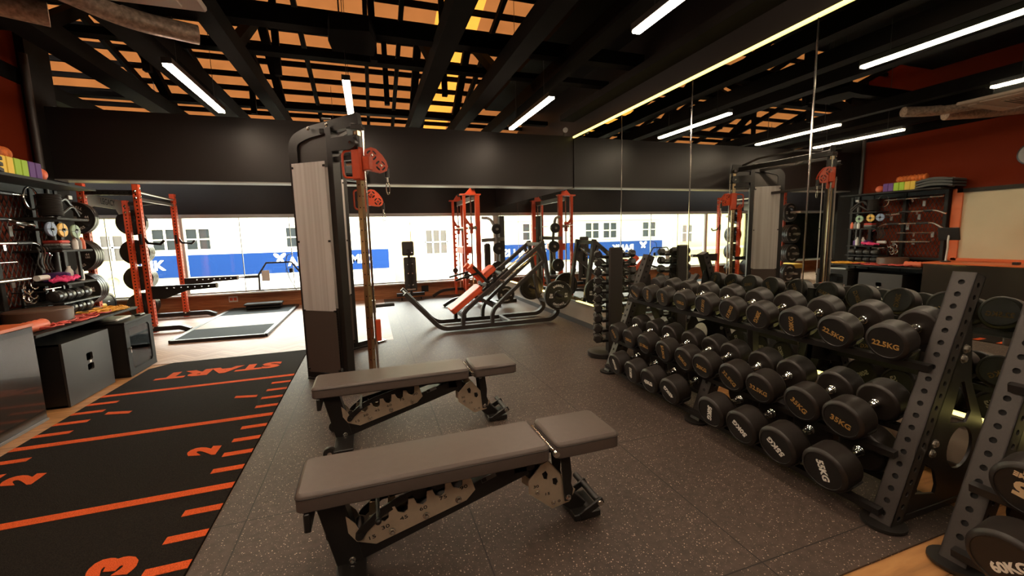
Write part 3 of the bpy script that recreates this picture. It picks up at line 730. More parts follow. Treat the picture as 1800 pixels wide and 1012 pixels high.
    def stk(b):
        F = frame(X(.44, .30, -.0385), (1, 0, .29), (-.29, 0, 1))
        v, f = fill2d([[(-.035, -.011), (.035, -.011), (.035, .011), (-.035, .011)]], .0006); b.add(v, f, GREYP, M=F)
        v, f = fill2d([[(-.033, -.009), (-.012, -.009), (-.012, .009), (-.033, .009)]], .0009); b.add(v, f, BLACK, M=F)
    sub(stk, 'warning_sticker', t)
bench(-.315, 1.715, 'grey flat bench nearest the camera')
bench(-.40, 2.90, 'grey flat bench behind the nearer one, beside the cable tower')

# ================================================================== three tier dumbbell racks
TOPX = lambda z: 2.12+.42*z/1.14
AX = V((math.cos(.205), 0, math.sin(.205)))        # dumbbell axis, rising towards the mirror
UPT = V((-math.sin(.205), 0, math.cos(.205)))
TIERS = {'top': (2.295, .81, .34), 'middle': (2.10, .434, .37), 'bottom': (2.02, .185, .40)}  # front face x, z, overall length
def rack(ys, y_near, y_far, lb):
    t = thing('dumbbell_rack', (2.45, (y_near+y_far)/2, 0), lb, 'rack', 'three tier dumbbell racks along the mirror')
    for y in ys:
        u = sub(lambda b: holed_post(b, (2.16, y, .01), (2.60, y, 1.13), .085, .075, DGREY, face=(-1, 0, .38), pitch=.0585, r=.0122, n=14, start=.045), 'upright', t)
        sub(lambda b: b.lathe([(.085, 0), (.085, .012)], BLACK, (2.15, y, .011), (0, 0, 1), 24), 'foot_plate', u)
        def side(b):
            F = frame((0, y-.02, 0), (1, 0, 0), (0, 0, 1))
            outline = [(2.17, .045), (2.86, .045), (2.86, .09), (2.80, .13), (2.79, .40), (2.66, .62), (2.60, .95), (2.555, .95), (2.33, .38)]
            holes = [circ(2.62, .30, .105, 28, .95), [(2.31, .13), (2.46, .10), (2.47, .14), (2.44, .22), (2.37, .27)], [(2.52, .44), (2.58, .43), (2.65, .42), (2.68, .47), (2.60, .63), (2.57, .63)]]
            plate(b, [outline]+holes, .012, BLACK, F)
            for x, z in ((2.535, .80), (2.52, .755), (2.375, .375), (2.36, .33)):
                bolt(b, (x, y-.045, z), (0, -1, 0), .017, STEEL)
        sub(side, 'side_bracket', t)
        sub(lambda b: b.box((2.17, y-.03, .012), (2.86, y+.03, .045), BLACK, .003), 'base_foot', t)
    if len(ys) == 2 and y_far > 2:
        y = 2.285
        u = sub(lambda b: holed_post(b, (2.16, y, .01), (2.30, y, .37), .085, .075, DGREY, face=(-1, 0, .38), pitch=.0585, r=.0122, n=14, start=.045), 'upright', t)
        sub(lambda b: b.lathe([(.085, 0), (.085, .012)], BLACK, (2.15, y, .011), (0, 0, 1), 24), 'foot_plate', u)
        sub(lambda b: (b.box((2.17, y-.03, .012), (2.86, y+.03, .045), BLACK, .003), b.bar((2.25, y, .33), (2.70, y, .42), .05, .12, BLACK), b.bar((2.68, y, .03), (2.62, y, .90), .05, .06, BLACK)), 'side_bracket', t)
    for nm, (fx, fz, L) in TIERS.items():
        c = V((fx, 0, fz))+AX*(L/2)
        for k, s in (('front', -1), ('rear', 1)):
            p = c+AX*(s*L*.30)-UPT*({'top': .091, 'middle': .097, 'bottom': .110}[nm]+.022)
            def rail(b):
                F = frame((p.x, y_near, p.z), (0, 1, 0), UPT)
                b.add([(x, y, z) for x in (0, y_far-y_near) for y in (-.016, .016) for z in (-.016, .016)], [(0, 1, 3, 2), (4, 6, 7, 5), (0, 4, 5, 1), (2, 3, 7, 6), (0, 2, 6, 4), (1, 5, 7, 3)], BLACK, M=F)
            sub(rail, 'shelf_rail', t)
    return t
rk = rack([1.13, 3.46], 1.13, 3.46, 'three tier dumbbell rack with slanted holed uprights along the mirror')
rk2 = rack([.88, -.29], -.29, .88, 'dumbbell rack at the bottom right corner, nearest the camera')

_hc = {}
def head_data(r, hl):
    k = (r, hl)
    if k in _hc: return _hc[k]
    b = MB(); c = r*.17
    # along +z: inner face at 0, outer face at hl
    b.lathe([(r*.55, 0), (r*.86, .001)], RUBB, n=40, cap=False); b.lathe([(r*.86, .001), (r*.96, r*.04), (r, r*.13)], RUBB, n=40, cap=False); b.lathe([(r, r*.13), (r, hl-c*.8)], RUBB, n=40, cap=False); b.lathe([(r, hl-c*.8), (r-c*.35, hl-c*.22), (r-c, hl)], RUBB, n=40, cap=False)
    b.lathe([(r-c, hl), (r-c-.002, hl-.0035)], RUBF, n=40, cap=False); b.lathe([(r-c-.002, hl-.0035), (.0001, hl-.0035)], RUBF, n=40, cap=False)
    b.lathe([(.0001, 0), (r*.55, 0)], RUBB, n=36, cap=False)
    me = bpy.data.meshes.new('head'); me.from_pydata(b.v, [], b.f)
    for m in b.mats: me.materials.append(m)
    me.polygons.foreach_set('material_index', b.mi); me.polygons.foreach_set('use_smooth', b.sm); me.update()
    _hc[k] = me
    return me
_tc = {}
def text_data(s, size, m, bold):
    k = (s, size, m.name)
    if k in _tc: return _tc[k]
    v, f = fill2d(None, .0012, s, size, bold=bold); me = bpy.data.meshes.new('marking'); me.from_pydata(v, [], f); me.materials.append(m); me.update(); _tc[k] = me
    return me
def handle_data(L, r):
    k = ('h', L, r)
    if k in _tc: return _tc[k]
    b = MB(); b.lathe([(r*1.55, 0), (r*1.55, .012), (r*1.1, .014), (r*1.35, .020), (r*1.35, .030), (r, .034), (r*1.12, L/2), (r, L-.034), (r*1.35, L-.030), (r*1.35, L-.020), (r*1.1, L-.014), (r*1.55, L-.012), (r*1.55, L)], CHR, n=18)
    me = bpy.data.meshes.new('handle'); me.from_pydata(b.v, [], b.f)
    for m in b.mats: me.materials.append(m)
    me.polygons.foreach_set('use_smooth', b.sm); me.update(); _tc[k] = me
    return me
def child(name, me, parent, M):
    o = bpy.data.objects.new(name, me); COL.objects.link(o); o.parent = parent; o.matrix_basis = M
    return o
def axes(o, x, y, z):
    return Matrix.Translation(V(o)) @ Matrix((V(x), V(y), V(z))).transposed().to_4x4()
def dumbbell(tier, y, wt, r, ang, ang2, lb, white=False, hl=None):
    fx, fz, L = TIERS[tier]; hl = hl or .105
    face = V((fx, y, fz)); c = face+AX*(L/2)
    t = thing('dumbbell', c, lb, 'dumbbell', 'round rubber dumbbells on the '+tier+' tier')
    Y = V((0, 1, 0))
    # front head: local z = -AX, at distance L/2-hl from the centre
    for s, a in ((-1, ang), (1, ang2)):
        z = AX*s; up = UPT; rt_ = up.cross(z)
        child('head', head_data(r, hl), t, axes(z*(L/2-hl), rt_, up, z))
        a = math.radians(a)
        tx = rt_*math.cos(a)-up*math.sin(a); ty = rt_*math.sin(a)+up*math.cos(a)     # positive angle = clockwise as seen
        off = -.012 if abs(a) < 1.2 else 0
        size = r*(.40 if len(wt) > 4 else .42) if not white else r*.42
        child('weight_marking', text_data(wt, round(size, 4), WHL if white else GOLD, .0018 if white else .0008), t, axes(z*(L/2-.0030)+ty*off, tx, ty, z))
    child('handle', handle_data(round(L-2*hl, 4), .0145 if not white else .017), t, axes(AX*-(L/2-hl), UPT.cross(AX), UPT, AX))
    return t
WORD = {'12.5KG': 'twelve and a half', '15KG': 'fifteen', '17.5KG': 'seventeen and a half', '20KG': 'twenty', '22.5KG': 'twenty-two and a half', '25KG': 'twenty-five', '27.5KG': 'twenty-seven and a half', '30KG': 'thirty', '32.5KG': 'thirty-two and a half', '35KG': 'thirty-five'}
def saddle(rack_, tier, y, r, hl):
    fx, fz, L = TIERS[tier]; c = V((fx, y, fz))+AX*(L/2)
    for s in (-1, 1):
        def f(b):
            o = c+AX*(s*(L/2-hl*.62)); w_ = hl*.28; vs = []; n = 12
            for i in range(n+1):
                a = -PI/2+(-1.15+2.3*i/n)
                for rr in (r+.001, r+.008):
                    for e in (-w_, w_): vs.append(o+AX*e+V((0, 1, 0))*(rr*math.cos(a))+UPT*(rr*math.sin(a)))
            fs = []
            for i in range(n):
                k = i*4; fs += [(k, k+1, k+5, k+4), (k+2, k+6, k+7, k+3), (k, k+4, k+6, k+2), (k+1, k+3, k+7, k+5)]
            fs += [(0, 2, 3, 1), (n*4, n*4+1, n*4+3, n*4+2)]
            b.add(vs, fs, BLACK)
        sub(f, 'saddle', rack_)
ordn = {0: 'farther', 1: 'nearer'}
TOP = [(3.26, 35), (3.07, -75), (2.87, -88), (2.66, 6), (2.42, -75), (2.19, -60), (1.965, 118), (1.735, -88), (1.50, 22), (1.265, 5)]
for i, (y, a) in enumerate(TOP):
    wt = ['12.5KG', '15KG', '17.5KG', '20KG', '22.5KG'][i//2]; r = [.076, .080, .085, .088, .091][i//2]
    dumbbell('top', y, wt, r, a, random.choice((-60, 35, 90, 10, -20)) if i < 8 else (2 if i == 9 else 20), f'{ordn[i%2]} {WORD[wt]} kilo dumbbell of the pair on the top tier', hl=.10)
MID = [(3.29, 60), (3.07, 4), (2.85, 4), (2.61, 90), (2.39, 42), (2.21, 10), (1.97, 42), (1.765, 12), (1.515, 38), (1.31, 18)]
for i, (y, a) in enumerate(MID):
    wt = ['25KG', '27.5KG', '30KG', '32.5KG', '35KG'][i//2]; r = [.086, .089, .091, .094, .097][i//2]
    dumbbell('middle', y, wt, r, a, random.choice((-60, 35, 90, 10, -20)), f'{ordn[i%2]} {WORD[wt]} kilo dumbbell of the pair on the middle tier', hl=.115)
BOT = [(3.16, 75), (2.91, -80), (2.68, 0), (2.44, 215), (2.045, 102), (1.81, 218), (1.575, 220), (1.325, 75)]
for i, (y, a) in enumerate(BOT):
    wt = ['40KG', '45KG', '50KG', '55KG'][i//2]; r = [.098, .102, .106, .110][i//2]
    dumbbell('bottom', y, wt, r, a, random.choice((-60, 35, 90, 10)), f'{ordn[i%2]} of the two white marked {wt} dumbbells on the bottom tier', white=True, hl=.13)
d = dumbbell('bottom', .70, '60KG', .115, -38, 20, 'white marked 60KG dumbbell at the bottom right corner of the picture', white=True, hl=.135)
d = dumbbell('middle', .70, '25', .105, 192, 10, 'dumbbell with upside down 25 marking at the right edge', hl=.12)
for o in list(d.children):
    if o.name.startswith('weight_marking'):
        o.data = text_data('25', .078, CRM, .004)
def brand(b):
    z = -AX; up = UPT; rt_ = up.cross(z); a = math.radians(192)
    tx = rt_*math.cos(a)-up*math.sin(a); ty = rt_*math.sin(a)+up*math.cos(a)
    cc = V((TIERS['middle'][0], .70, TIERS['middle'][1]))
    for s, k in (('XTREME', -.052), ('TIME', -.072)):
        v, f = fill2d(None, .001, s, .026, bold=.001); b.add(v, f, CRM, M=axes(cc+ty*k-z*.002, tx, ty, z))
sub(brand, 'brand_lettering', d)
for y, wt in ((.42, '60KG'),):
    dumbbell('bottom', y, wt, .115, 50, 20, 'second 60KG dumbbell beyond the right edge, seen only in the mirror', white=True, hl=.135)
for i, (y, a) in enumerate(TOP): saddle(rk, 'top', y, [.076, .080, .085, .088, .091][i//2], .10)
for i, (y, a) in enumerate(MID): saddle(rk, 'middle', y, [.086, .089, .091, .094, .097][i//2], .115)
for i, (y, a) in enumerate(BOT): saddle(rk, 'bottom', y, [.098, .102, .106, .110][i//2], .13)
saddle(rk2, 'bottom', .70, .115, .135); saddle(rk2, 'bottom', .42, .115, .135); saddle(rk2, 'middle', .70, .105, .12)

# ================================================================== hex dumbbell tower
t = thing('dumbbell_tower', (2.48, 3.98, 0), 'tall narrow black stand of small hex dumbbells beside the rack', 'dumbbell stand')
sub(lambda b: b.lathe([(.17, 0), (.17, .045), (.16, .05)], BLACK, (2.40, 3.98, .0125), n=30), 'base', t)
def f(b):
    b.box((2.405, 3.86, .05), (2.575, 3.89, 1.21), DGREY, .014); b.box((2.44, 3.89, .05), (2.51, 4.0, 1.17), BLACK, .01)
sub(f, 'column', t)
def hexmesh(r, hl, L):
    b = MB()
    for s in (-1, 1):
        o = s*(L/2-hl)
        b.lathe([(r*.75, 0), (r, hl*.18), (r, hl*.82), (r*.72, hl)], RUBB, (0, 0, o), (0, 0, s), 6, smooth=False, rot=PI/6)
    h = MB(); h.lathe([(.011, 0), (.014, (L-2*hl)/2), (.011, L-2*hl)], CHR, (0, 0, -(L/2-hl)), (0, 0, 1), 12)
    out = []
    for q, nm in ((b, 'heads'), (h, 'handle')):
        me = bpy.data.meshes.new(nm); me.from_pydata(q.v, [], q.f); me.materials.append(q.mats[0]); me.polygons.foreach_set('use_smooth', q.sm); me.update(); out.append(me)
    # a single head mesh
    b1 = MB(); b1.lathe([(r*.75, 0), (r, hl*.18), (r, hl*.82), (r*.72, hl)], RUBB, (0, 0, 0), (0, 0, 1), 6, smooth=False, rot=PI/6)
    me = bpy.data.meshes.new('hex_head'); me.from_pydata(b1.v, [], b1.f); me.materials.append(RUBB); me.update()
    return me, out[1]
rows = [1.135, 1.04, .945, .85, .752, .65, .545, .435, .325, .212]
nums = ['topmost', 'second', 'third', 'fourth', 'fifth', 'sixth', 'seventh', 'eighth', 'ninth', 'lowest']
for side in (0, 1):
    for i, z in enumerate(rows):
        r = .043+.0014*i; L = .215+.007*i; hl = .068+.002*i
        hm, hn = hexmesh(r, hl, L)
        c = V((2.375, 4.05, z)) if side == 0 else V((2.66, 3.93, z))
        ax = V((.55, 1, 0)).normalized() if side == 0 else V((1, .10, 0)).normalized()
        t2 = thing('hex_dumbbell', c, f'{nums[i]} hex dumbbell on the {"left" if side == 0 else "right"} side of the black stand', 'dumbbell', 'small hex dumbbells on the stand')
        y_ = V((0, 0, 1)).cross(ax)
        for s in (-1, 1): child('head', hm, t2, axes(ax*s*(L/2-hl), V((0, 0, 1)), V((0, 0, 1)).cross(ax*s)*1, ax*s))
        child('handle', hn, t2, axes((0, 0, 0), V((0, 0, 1)), V((0, 0, 1)).cross(ax), ax))
def f(b):
    for side in (0, 1):
        for i, z in enumerate(rows):
            c = V((2.40, 4.05, z)) if side == 0 else V((2.66, 3.93, z))
            b.box((min(c.x-.03, 2.46), min(c.y-.02, 3.93), z-.045), (max(c.x+.03, 2.50), max(c.y+.02, 4.0), z-.018), BLACK)
sub(f, 'cradle_arms', t)

# ================================================================== cable tower (functional trainer)
FX = V((.80, 0, 0))
t = thing('cable_machine', (-.30, 4.85, 0), 'tall black dual cable machine with frosted shrouds and red pulley carriages', 'cable machine')
def tower(A, B, near):
    """A = rounded rear corner (x,y), B = rail corner; one tower standing on the line A-B"""
    A = V((*A, 0)); B = V((*B, 0)); d = (B-A); L = d.length; d.normalize(); nrm = V((d.y, -d.x, 0)); 
    P = lambda u, z, o=0: A+d*u+nrm*o+V((0, 0, z))
    def fr(b):
        pts = smoothpath([P(0, .02), P(0, 2.27), P(.16, 2.33), P(L+.02, 2.40)], .16, 7)
        b.rtube(pts, .10, .055, BLACK, up=nrm)
        b.bar(P(L*.60, .02), P(L*.60, 2.35), .06, .10, BLACK, up=nrm)
        b.bar(P(0, .05), P(L+.04, .05), .10, .07, BLACK)
        b.bar(P(L*.6, 2.08, 0), P(L*.98, 2.08, 0), .05, .04, BLACK)
    sub(fr, 'tower_frame', t)
    sub(lambda b: plate(b, [[(.01, 2.02), (.03, 2.24), (.10, 2.30), (L*.58, 2.33), (L*.58, 2.02)]], .01, DGREY, frame(A, d, (0, 0, 1))), 'top_gusset', t)
    for o in (-.075, .075):
        sh = sub(lambda b: plate(b, [[(.02, .70), (L*.55, .70), (L*.55, 2.06), (.02, 2.06)]], .004, FROST, frame(A+nrm*o, d, (0, 0, 1))), 'shroud', t, 'frosted translucent shroud')
        sub(lambda b: plate(b, [[(.02, .10), (L*.55, .10), (L*.55, .698), (.02, .698)]], .004, STACKT, frame(A+nrm*o, d, (0, 0, 1))), 'lower_shroud', t, 'lower shroud with the dark stack behind painted into its colour')
        sub(lambda b: [b.box((-.009, -.009, 0), (.009, .009, .012), BLACK, M=frame(P(u, z, o+(.002 if o > 0 else -.002)), d, (0, 0, 1)) @ (Matrix.Identity(4) if o > 0 else Matrix.Rotation(PI, 4, 'X'))) for u in (.03, L*.54) for z in (.13, .70, 1.35, 2.02)], 'shroud_clip', sh)
    def stack(b):
        for i in range(22): b.box((-.09, -.05, .12+i*.026), (.09, .05, .143+i*.026), IRON, .002, M=frame(P(L*.29, 0), d, nrm.cross(d)*-1) if False else Matrix.Translation(P(L*.29, 0)) @ Matrix((d, nrm, V((0, 0, 1)))).transposed().to_4x4())
    sub(stack, 'weight_stack', t)
    for u_ in (-.07, .07): sub(lambda b: b.cyl(P(L*.29+u_, .10), P(L*.29+u_, 2.04), .010, CHR, 10), 'guide_rod', t)
    sub(lambda b: (b.lathe([(.045, -.012), (.05, -.010), (.042, 0), (.05, .010), (.045, .012)], BLACK, P(L*.29, .80), nrm, 20), b.cyl(P(L*.29, .69), P(L*.29, .79), .008, CHR, 8)), 'stack_pulley', t)
    sub(lambda b: b.cyl(P(L*.29, .83), P(L*.29, 2.25), .004, BLACK, 8), 'cable', t)
    # chromed rail with red carriage
    def rail(b):
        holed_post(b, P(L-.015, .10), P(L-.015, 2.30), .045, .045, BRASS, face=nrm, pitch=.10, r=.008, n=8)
        b.cyl(P(L+.045, .08), P(L+.045, 2.30), .011, CHR, 14)
    sub(rail, 'rail', t)
    z0 = 2.02 if near else 1.84
    def cg(b):
        b.box((-.05, -.045, -.14), (.05, .045, .14), REDP, .012, M=Matrix.Translation(P(L-.015, z0)) @ Matrix((d, nrm, V((0, 0, 1)))).transposed().to_4x4())
        b.tube(smoothpath([P(L-.05, z0+.12, .03), P(L-.16, z0+.11, .03), P(L-.16, z0-.11, .03), P(L-.05, z0-.12, .03)], .04), .011, REDP, 10)
        b.cyl(P(L-.06, z0, .03), P(L-.12, z0, .03), .012, CHR, 12)
        b.box((-.02, -.03, -.11), (.05, .03, .01), REDP, .008, M=Matrix.Translation(P(L+.06, z0+.05)) @ Matrix((d, nrm, V((0, 0, 1)))).transposed().to_4x4())
    c = sub(cg, 'carriage', t, 'red pulley carriage')
    arm = V((1, .25 if near else -.1, 0)).normalized() if near else V((1, -.1, 0)).normalized()
    q = P(L+.05, z0)
    KA = .74
    def pulley_arm(b):
        for o in (-.022, .022):
            F = frame(q+V((-arm.y, arm.x, 0))*o, arm, (0, 0, 1)) @ Matrix.Scale(KA, 4)
            hull = [(.0, -.075), (.18, -.10), (.245, -.075), (.262, -.02), (.245, .04), (.20, .11), (.13, .175), (.07, .19), (.01, .165), (-.015, .11), (-.01, .03)]
            holes = []
            for cx, cz in ((.075, .10), (.175, -.015)):
                for k in range(4):
                    a0 = PI/4+k*PI/2
                    holes.append([(cx+rr*math.cos(a0+da), cz+rr*math.sin(a0+da)) for rr, das in ((.062, (-.55, -.2, .2, .55)), (.040, (.55, .2, -.2, -.55))) for da in das])
            plate(b, [hull]+holes, .006, REDP, F)
    a_ = sub(pulley_arm, 'pulley_arm', t, 'red twin pulley arm')
    for cx, cz in ((.075, .10), (.175, -.015)):
        sub(lambda b: b.lathe([(.041, -.012), (.045, -.010), (.036, 0), (.045, .010), (.041, .012)], BLACK, q+arm*cx*KA+V((0, 0, cz*KA)), V((-arm.y, arm.x, 0)), 20), 'pulley', a_)
        sub(lambda b: [bolt(b, q+arm*cx*KA+V((0, 0, cz*KA))+V((-arm.y, arm.x, 0))*o*.026, V((-arm.y, arm.x, 0))*o, .010) for o in (-1, 1)], 'pulley_bolt', a_)
    e = q+arm*.19+V((0, 0, -.06))
    def cab(b):
        b.cyl(e+V((0, 0, .03)), e+V((0, 0, -.05)), .018, BLACK, 12); b.cyl(e+V((0, 0, -.05)), e+V((0, 0, -.09)), .008, STEEL, 8)
        L_ = [e+V((.015*math.sin(a), 0, -.145+.055*math.cos(a))) for a in [i*PI/8 for i in range(16)]]
        b.tube(L_, .0045, CHR, 8, closed=True)
    sub(cab, 'snap_hook', t)
    def head(b):
        b.bar(P(L*.62, 2.20), P(L+.02, 2.20), .10, .12, BLACK); b.lathe([(.05, -.02), (.05, .02)], BLACK, P(L-.02, 2.19, .07), nrm, 18); bolt(b, P(L-.02, 2.19, .092), nrm, .01)
        b.bar(P(L-.02, 2.31), P(L-.02, 2.36), .09, .07, DGREY)
    sub(head, 'top_pulley_box', t)
    sub(lambda b: [bolt(b, P(u, 2.345+.06*u, .052), nrm, .014) for u in (.22, .42)]+[b.box((-.04, -.02, 0), (.04, .02, .012), GREYP, .003, M=Matrix.Translation(P(.38, 2.43)))], 'top_bolt', t)
    def foot(b):
        b.box((-.06, -.05, .0), (.20, .05, .014), STEEL, .003, M=Matrix.Translation(P(L-.02, .012)) @ Matrix((d, nrm, V((0, 0, 1)))).transposed().to_4x4())
        b.bar(P(-.02, .02), P(L+.05, .02), .13, .02, BLACK)
    sub(foot, 'foot_plate', t)
tower((-.60, 4.44), (-.03, 4.02), True)
tower((-.60, 5.20), (-.03, 5.62), False)
def f(b):
    b.bar((-.10, 4.06, 2.36), (-.10, 5.58, 2.36), .06, .07, BLACK)
    b.bar((-.34, 4.20, 2.33), (-.34, 5.44, 2.33), .04, .04, BLACK)
    b.rtube([(-.10, 4.30, 2.36), (-.34, 4.75, 2.33), (-.10, 5.30, 2.36)], .03, .03, DGREY)
    b.bar((-.30, 4.22, .06), (-.30, 5.40, .06), .08, .06, BLACK); b.bar((-.45, 4.35, 1.95), (-.45, 5.30, 1.95), .04, .04, BLACK)
sub(f, 'crossbar', t)
sub(lambda b: b.rtube([(-.10, 4.2, 2.42), (.02, 4.5, 2.46), (.02, 5.1, 2.46), (-.10, 5.5, 2.42)], .025, .025, DGREY), 'pull_up_handle', t)
sub(lambda b: (b.cyl((.02, 5.60, .50), (.26, 5.64, .50), .022, BLACK, 14), b.box((-.02, 5.56, .42), (.03, 5.64, .58), STEEL, .004)), 'storage_peg', t)
sub(lambda b: b.box((.01, 3.975, .42), (.055, 4.03, .62), REDP, .004), 'lower_stop', t)

# ================================================================== incline hack press
t = thing('hack_squat_machine', (1.8, 6.15, 0), 'black incline hack squat machine with orange pads and loaded plates', 'gym machine')
for y in (5.88, 6.44):
    yy = y
    sub(lambda b: b.rtube(smoothpath([(.42, yy, .60), (.90, yy, .055), (2.62, yy, .055), (2.74, yy, .16), (2.66, yy, .34)], .12, 6), .06, .075, DGREY, up=(0, 1, 0)), 'base_rail', t)
    sub(lambda b: b.rtube(smoothpath([(1.22, yy, .07), (1.23, yy, .27), (1.42, yy, .42), (2.50, yy, 1.25)], .10, 5), .05, .07, DGREY, up=(0, 1, 0)), 'upper_rail', t)
    sub(lambda b: b.rtube(smoothpath([(1.66, yy, .07), (1.67, yy, .26), (1.84, yy, .42), (2.53, yy, .98)], .10, 5), .05, .06, DGREY, up=(0, 1, 0)), 'lower_rail', t)
    sub(lambda b: b.bar((2.64, yy, .30), (2.48, yy, 1.27), .05, .075, DGREY, up=(0, 1, 0)), 'rear_post', t)
    for p_, q_ in (((1.48, yy, .46), (1.68, yy, .33)), ((2.40, yy, 1.18), (2.50, yy, .98))): sub(lambda b: b.bar(p_, q_, .05, .05, DGREY), 'rail_link', t)
    sub(lambda b: b.cyl((1.58, yy+(.055 if yy < 6 else -.055), .48), (2.46, yy+(.055 if yy < 6 else -.055), 1.12), .014, CHR, 12), 'guide_rod', t)
for x_, z_, m_ in ((2.46, 1.22, DGREY), (1.95, .055, GREYP), (2.66, .30, DGREY), (1.25, .20, DGREY)): sub(lambda b: b.bar((x_, 5.88, z_), (x_, 6.44, z_), .05, .055, m_), 'cross_brace', t)
def f(b):
    F = frame((.36, 6.16, .66), (0, 1, 0), (.62, 0, -.78)); plate(b, [[(-.33, -.16), (.33, -.16), (.33, .22), (-.33, .22)]], .02, DGREY, F)
sub(lambda b: b.box((-.30, -.15, -.02), (.30, .02, 0), DGREY, .004, M=frame((.45, 6.16, .58), (0, 1, 0), (-.62, 0, .78))), 'foot_platform', t)
inc = V((.80, 0, .60)).normalized(); incn = V((-.60, 0, .80)).normalized()
def padM(o): return Matrix.Translation(V(o)) @ Matrix((inc, V((0, 1, 0)), incn)).transposed().to_4x4()
def opad(b, o, l, w_, h):
    c = MB(); pad_mesh(c, 0, l, -w_/2, w_/2, 0, h, ORP, .05)
    M = padM(o)
    for k, m in enumerate(c.mats):
        b.add([], [], m)
    n = len(b.v); b.v += [M @ V(p) for p in c.v]
    for fc, mi, sm in zip(c.f, c.mi, c.sm): b.f.append([n+i for i in fc]); b.mi.append(b.mats.index(c.mats[mi])); b.sm.append(sm)
sub(lambda b: opad(b, (1.12, 6.16, .22), .58, .34, .085), 'back_pad', t, 'orange back pad')
for y in (6.02, 6.30):
    yy = y
    sub(lambda b: b.tube(smoothpath([(1.38, yy, .93), (1.52, yy, .80), (1.60, yy, .70)], .05), .052, ORP, 14), 'shoulder_pad', t, 'orange shoulder pad')
sub(lambda b: opad(b, (1.60, 6.16, .70), .26, .26, .09), 'head_pad', t, 'orange head pad')
def f(b):
    for yy in (5.95, 6.37):
        b.bar((1.42, yy, .92), (1.70, yy, .60), .04, .04, BLACK); b.bar((1.55, yy, .55), (1.95, yy, .86), .045, .05, BLACK)
        b.bar((1.50, yy, .83), (1.14, yy+(-.05 if yy < 6 else .05), .74), .028, .028, BLACK)
    b.bar((1.62, 5.90, .64), (1.62, 6.42, .64), .05, .05, BLACK); b.bar((1.88, 5.90, .80), (1.88, 6.42, .80), .05, .05, BLACK)
    b.cyl((1.80, 5.72, .70), (1.80, 5.92, .70), .024, STEEL, 14); b.cyl((1.80, 6.40, .70), (1.80, 6.60, .70), .024, STEEL, 14)
    b.bar((1.72, 5.90, .62), (1.72, 5.90, .80), .05, .05, BLACK)
sub(f, 'carriage', t)
for a_, b_ in ((5.40, 5.90), (6.42, 6.85)): sub(lambda b: b.cyl((2.60, a_, .47), (2.60, b_, .47), .022, BLACK, 14), 'weight_peg', t)

def olympic_plate(c, ax, r, w_, lb, words=True, group='round weight plates', m=IRON):
    c = V(c); ax = V(ax).normalized()
    t2 = thing('weight_plate', c, lb, 'weight plate', group)
    sub(lambda b: b.lathe([(.026, 0), (r*.28, 0), (r*.30, w_*.06), (r*.34, w_*.12), (r*.80, w_*.12), (r*.84, 0), (r*.985, 0), (r, w_*.08), (r, w_*.92), (r*.985, w_), (r*.84, w_), (r*.80, w_*.88), (r*.34, w_*.88), (r*.30, w_), (.026, w_)], m, c-ax*w_/2, ax, 40, cap=False), 'disc', t2)
    if words:
        up = V((0, 0, 1)); right = up.cross(ax)
        for wd, base, sg in (('BARBELL', PI/2, -1), ('STANDARD', -PI/2, -1)):
            def f(b):
                n = len(wd)
                for i, ch in enumerate(wd):
                    a = base+sg*(i-(n-1)/2)*.185*(7/n if n > 7 else 1)
                    p = c+ax*(w_/2-w_*.10)+right*(r*.66*math.cos(a))+up*(r*.66*math.sin(a))
                    rad = right*math.cos(a)+up*math.sin(a)
                    text(b, ch, r*.20, WHL, frame(p, ax.cross(rad)*-1, rad), bold=.001)
            sub(f, 'raised_lettering', t2)
        for s, px, pz in (('20', -.56, .05), ('KGS', -.56, -.12), ('44', .56, .05), ('LBS', .56, -.12)):
            sub(lambda b: text(b, s, r*(.21 if len(s) < 3 else .15), WHL, frame(c+ax*(w_/2-w_*.10)+right*(r*px)+up*(r*pz), right, up), bold=.001), 'raised_lettering', t2)
        def sp(b):
            for k in range(4):
                a = PI/4+k*PI/2; p0 = c+ax*(w_*.36)+right*(r*.3*math.cos(a))+up*(r*.3*math.sin(a)); p1 = c+ax*(w_*.36)+right*(r*.82*math.cos(a))+up*(r*.82*math.sin(a))
                b.bar(p0, p1, r*.06, w_*.16, m, up=ax, bev=0)
        sub(sp, 'spoke', t2)
    return t2
olympic_plate((2.60, 5.58, .47), (0, -1, 0), .215, .065, 'black plate with white lettering on the near side of the hack squat')
olympic_plate((2.60, 6.66, .47), (0, -1, 0), .215, .065, 'black plate on the far side of the hack squat', words=False)
olympic_plate((2.42, 7.55, .24), (0, -1, 0), .17, .05, 'lettered plate low down behind the hack squat frame')
olympic_plate((2.30, 7.62, .75), (0, -1, 0), .13, .05, 'small plate on the lowest peg of the lever machine', words=False)
olympic_plate((2.35, 7.70, 1.12), (0, -1, 0), .115, .05, 'small ringed plate on the middle peg of the lever machine', words=False)
olympic_plate((2.32, 7.70, 1.49), (0, -1, 0), .10, .05, 'small ringed plate on the top peg of the lever machine', words=False)

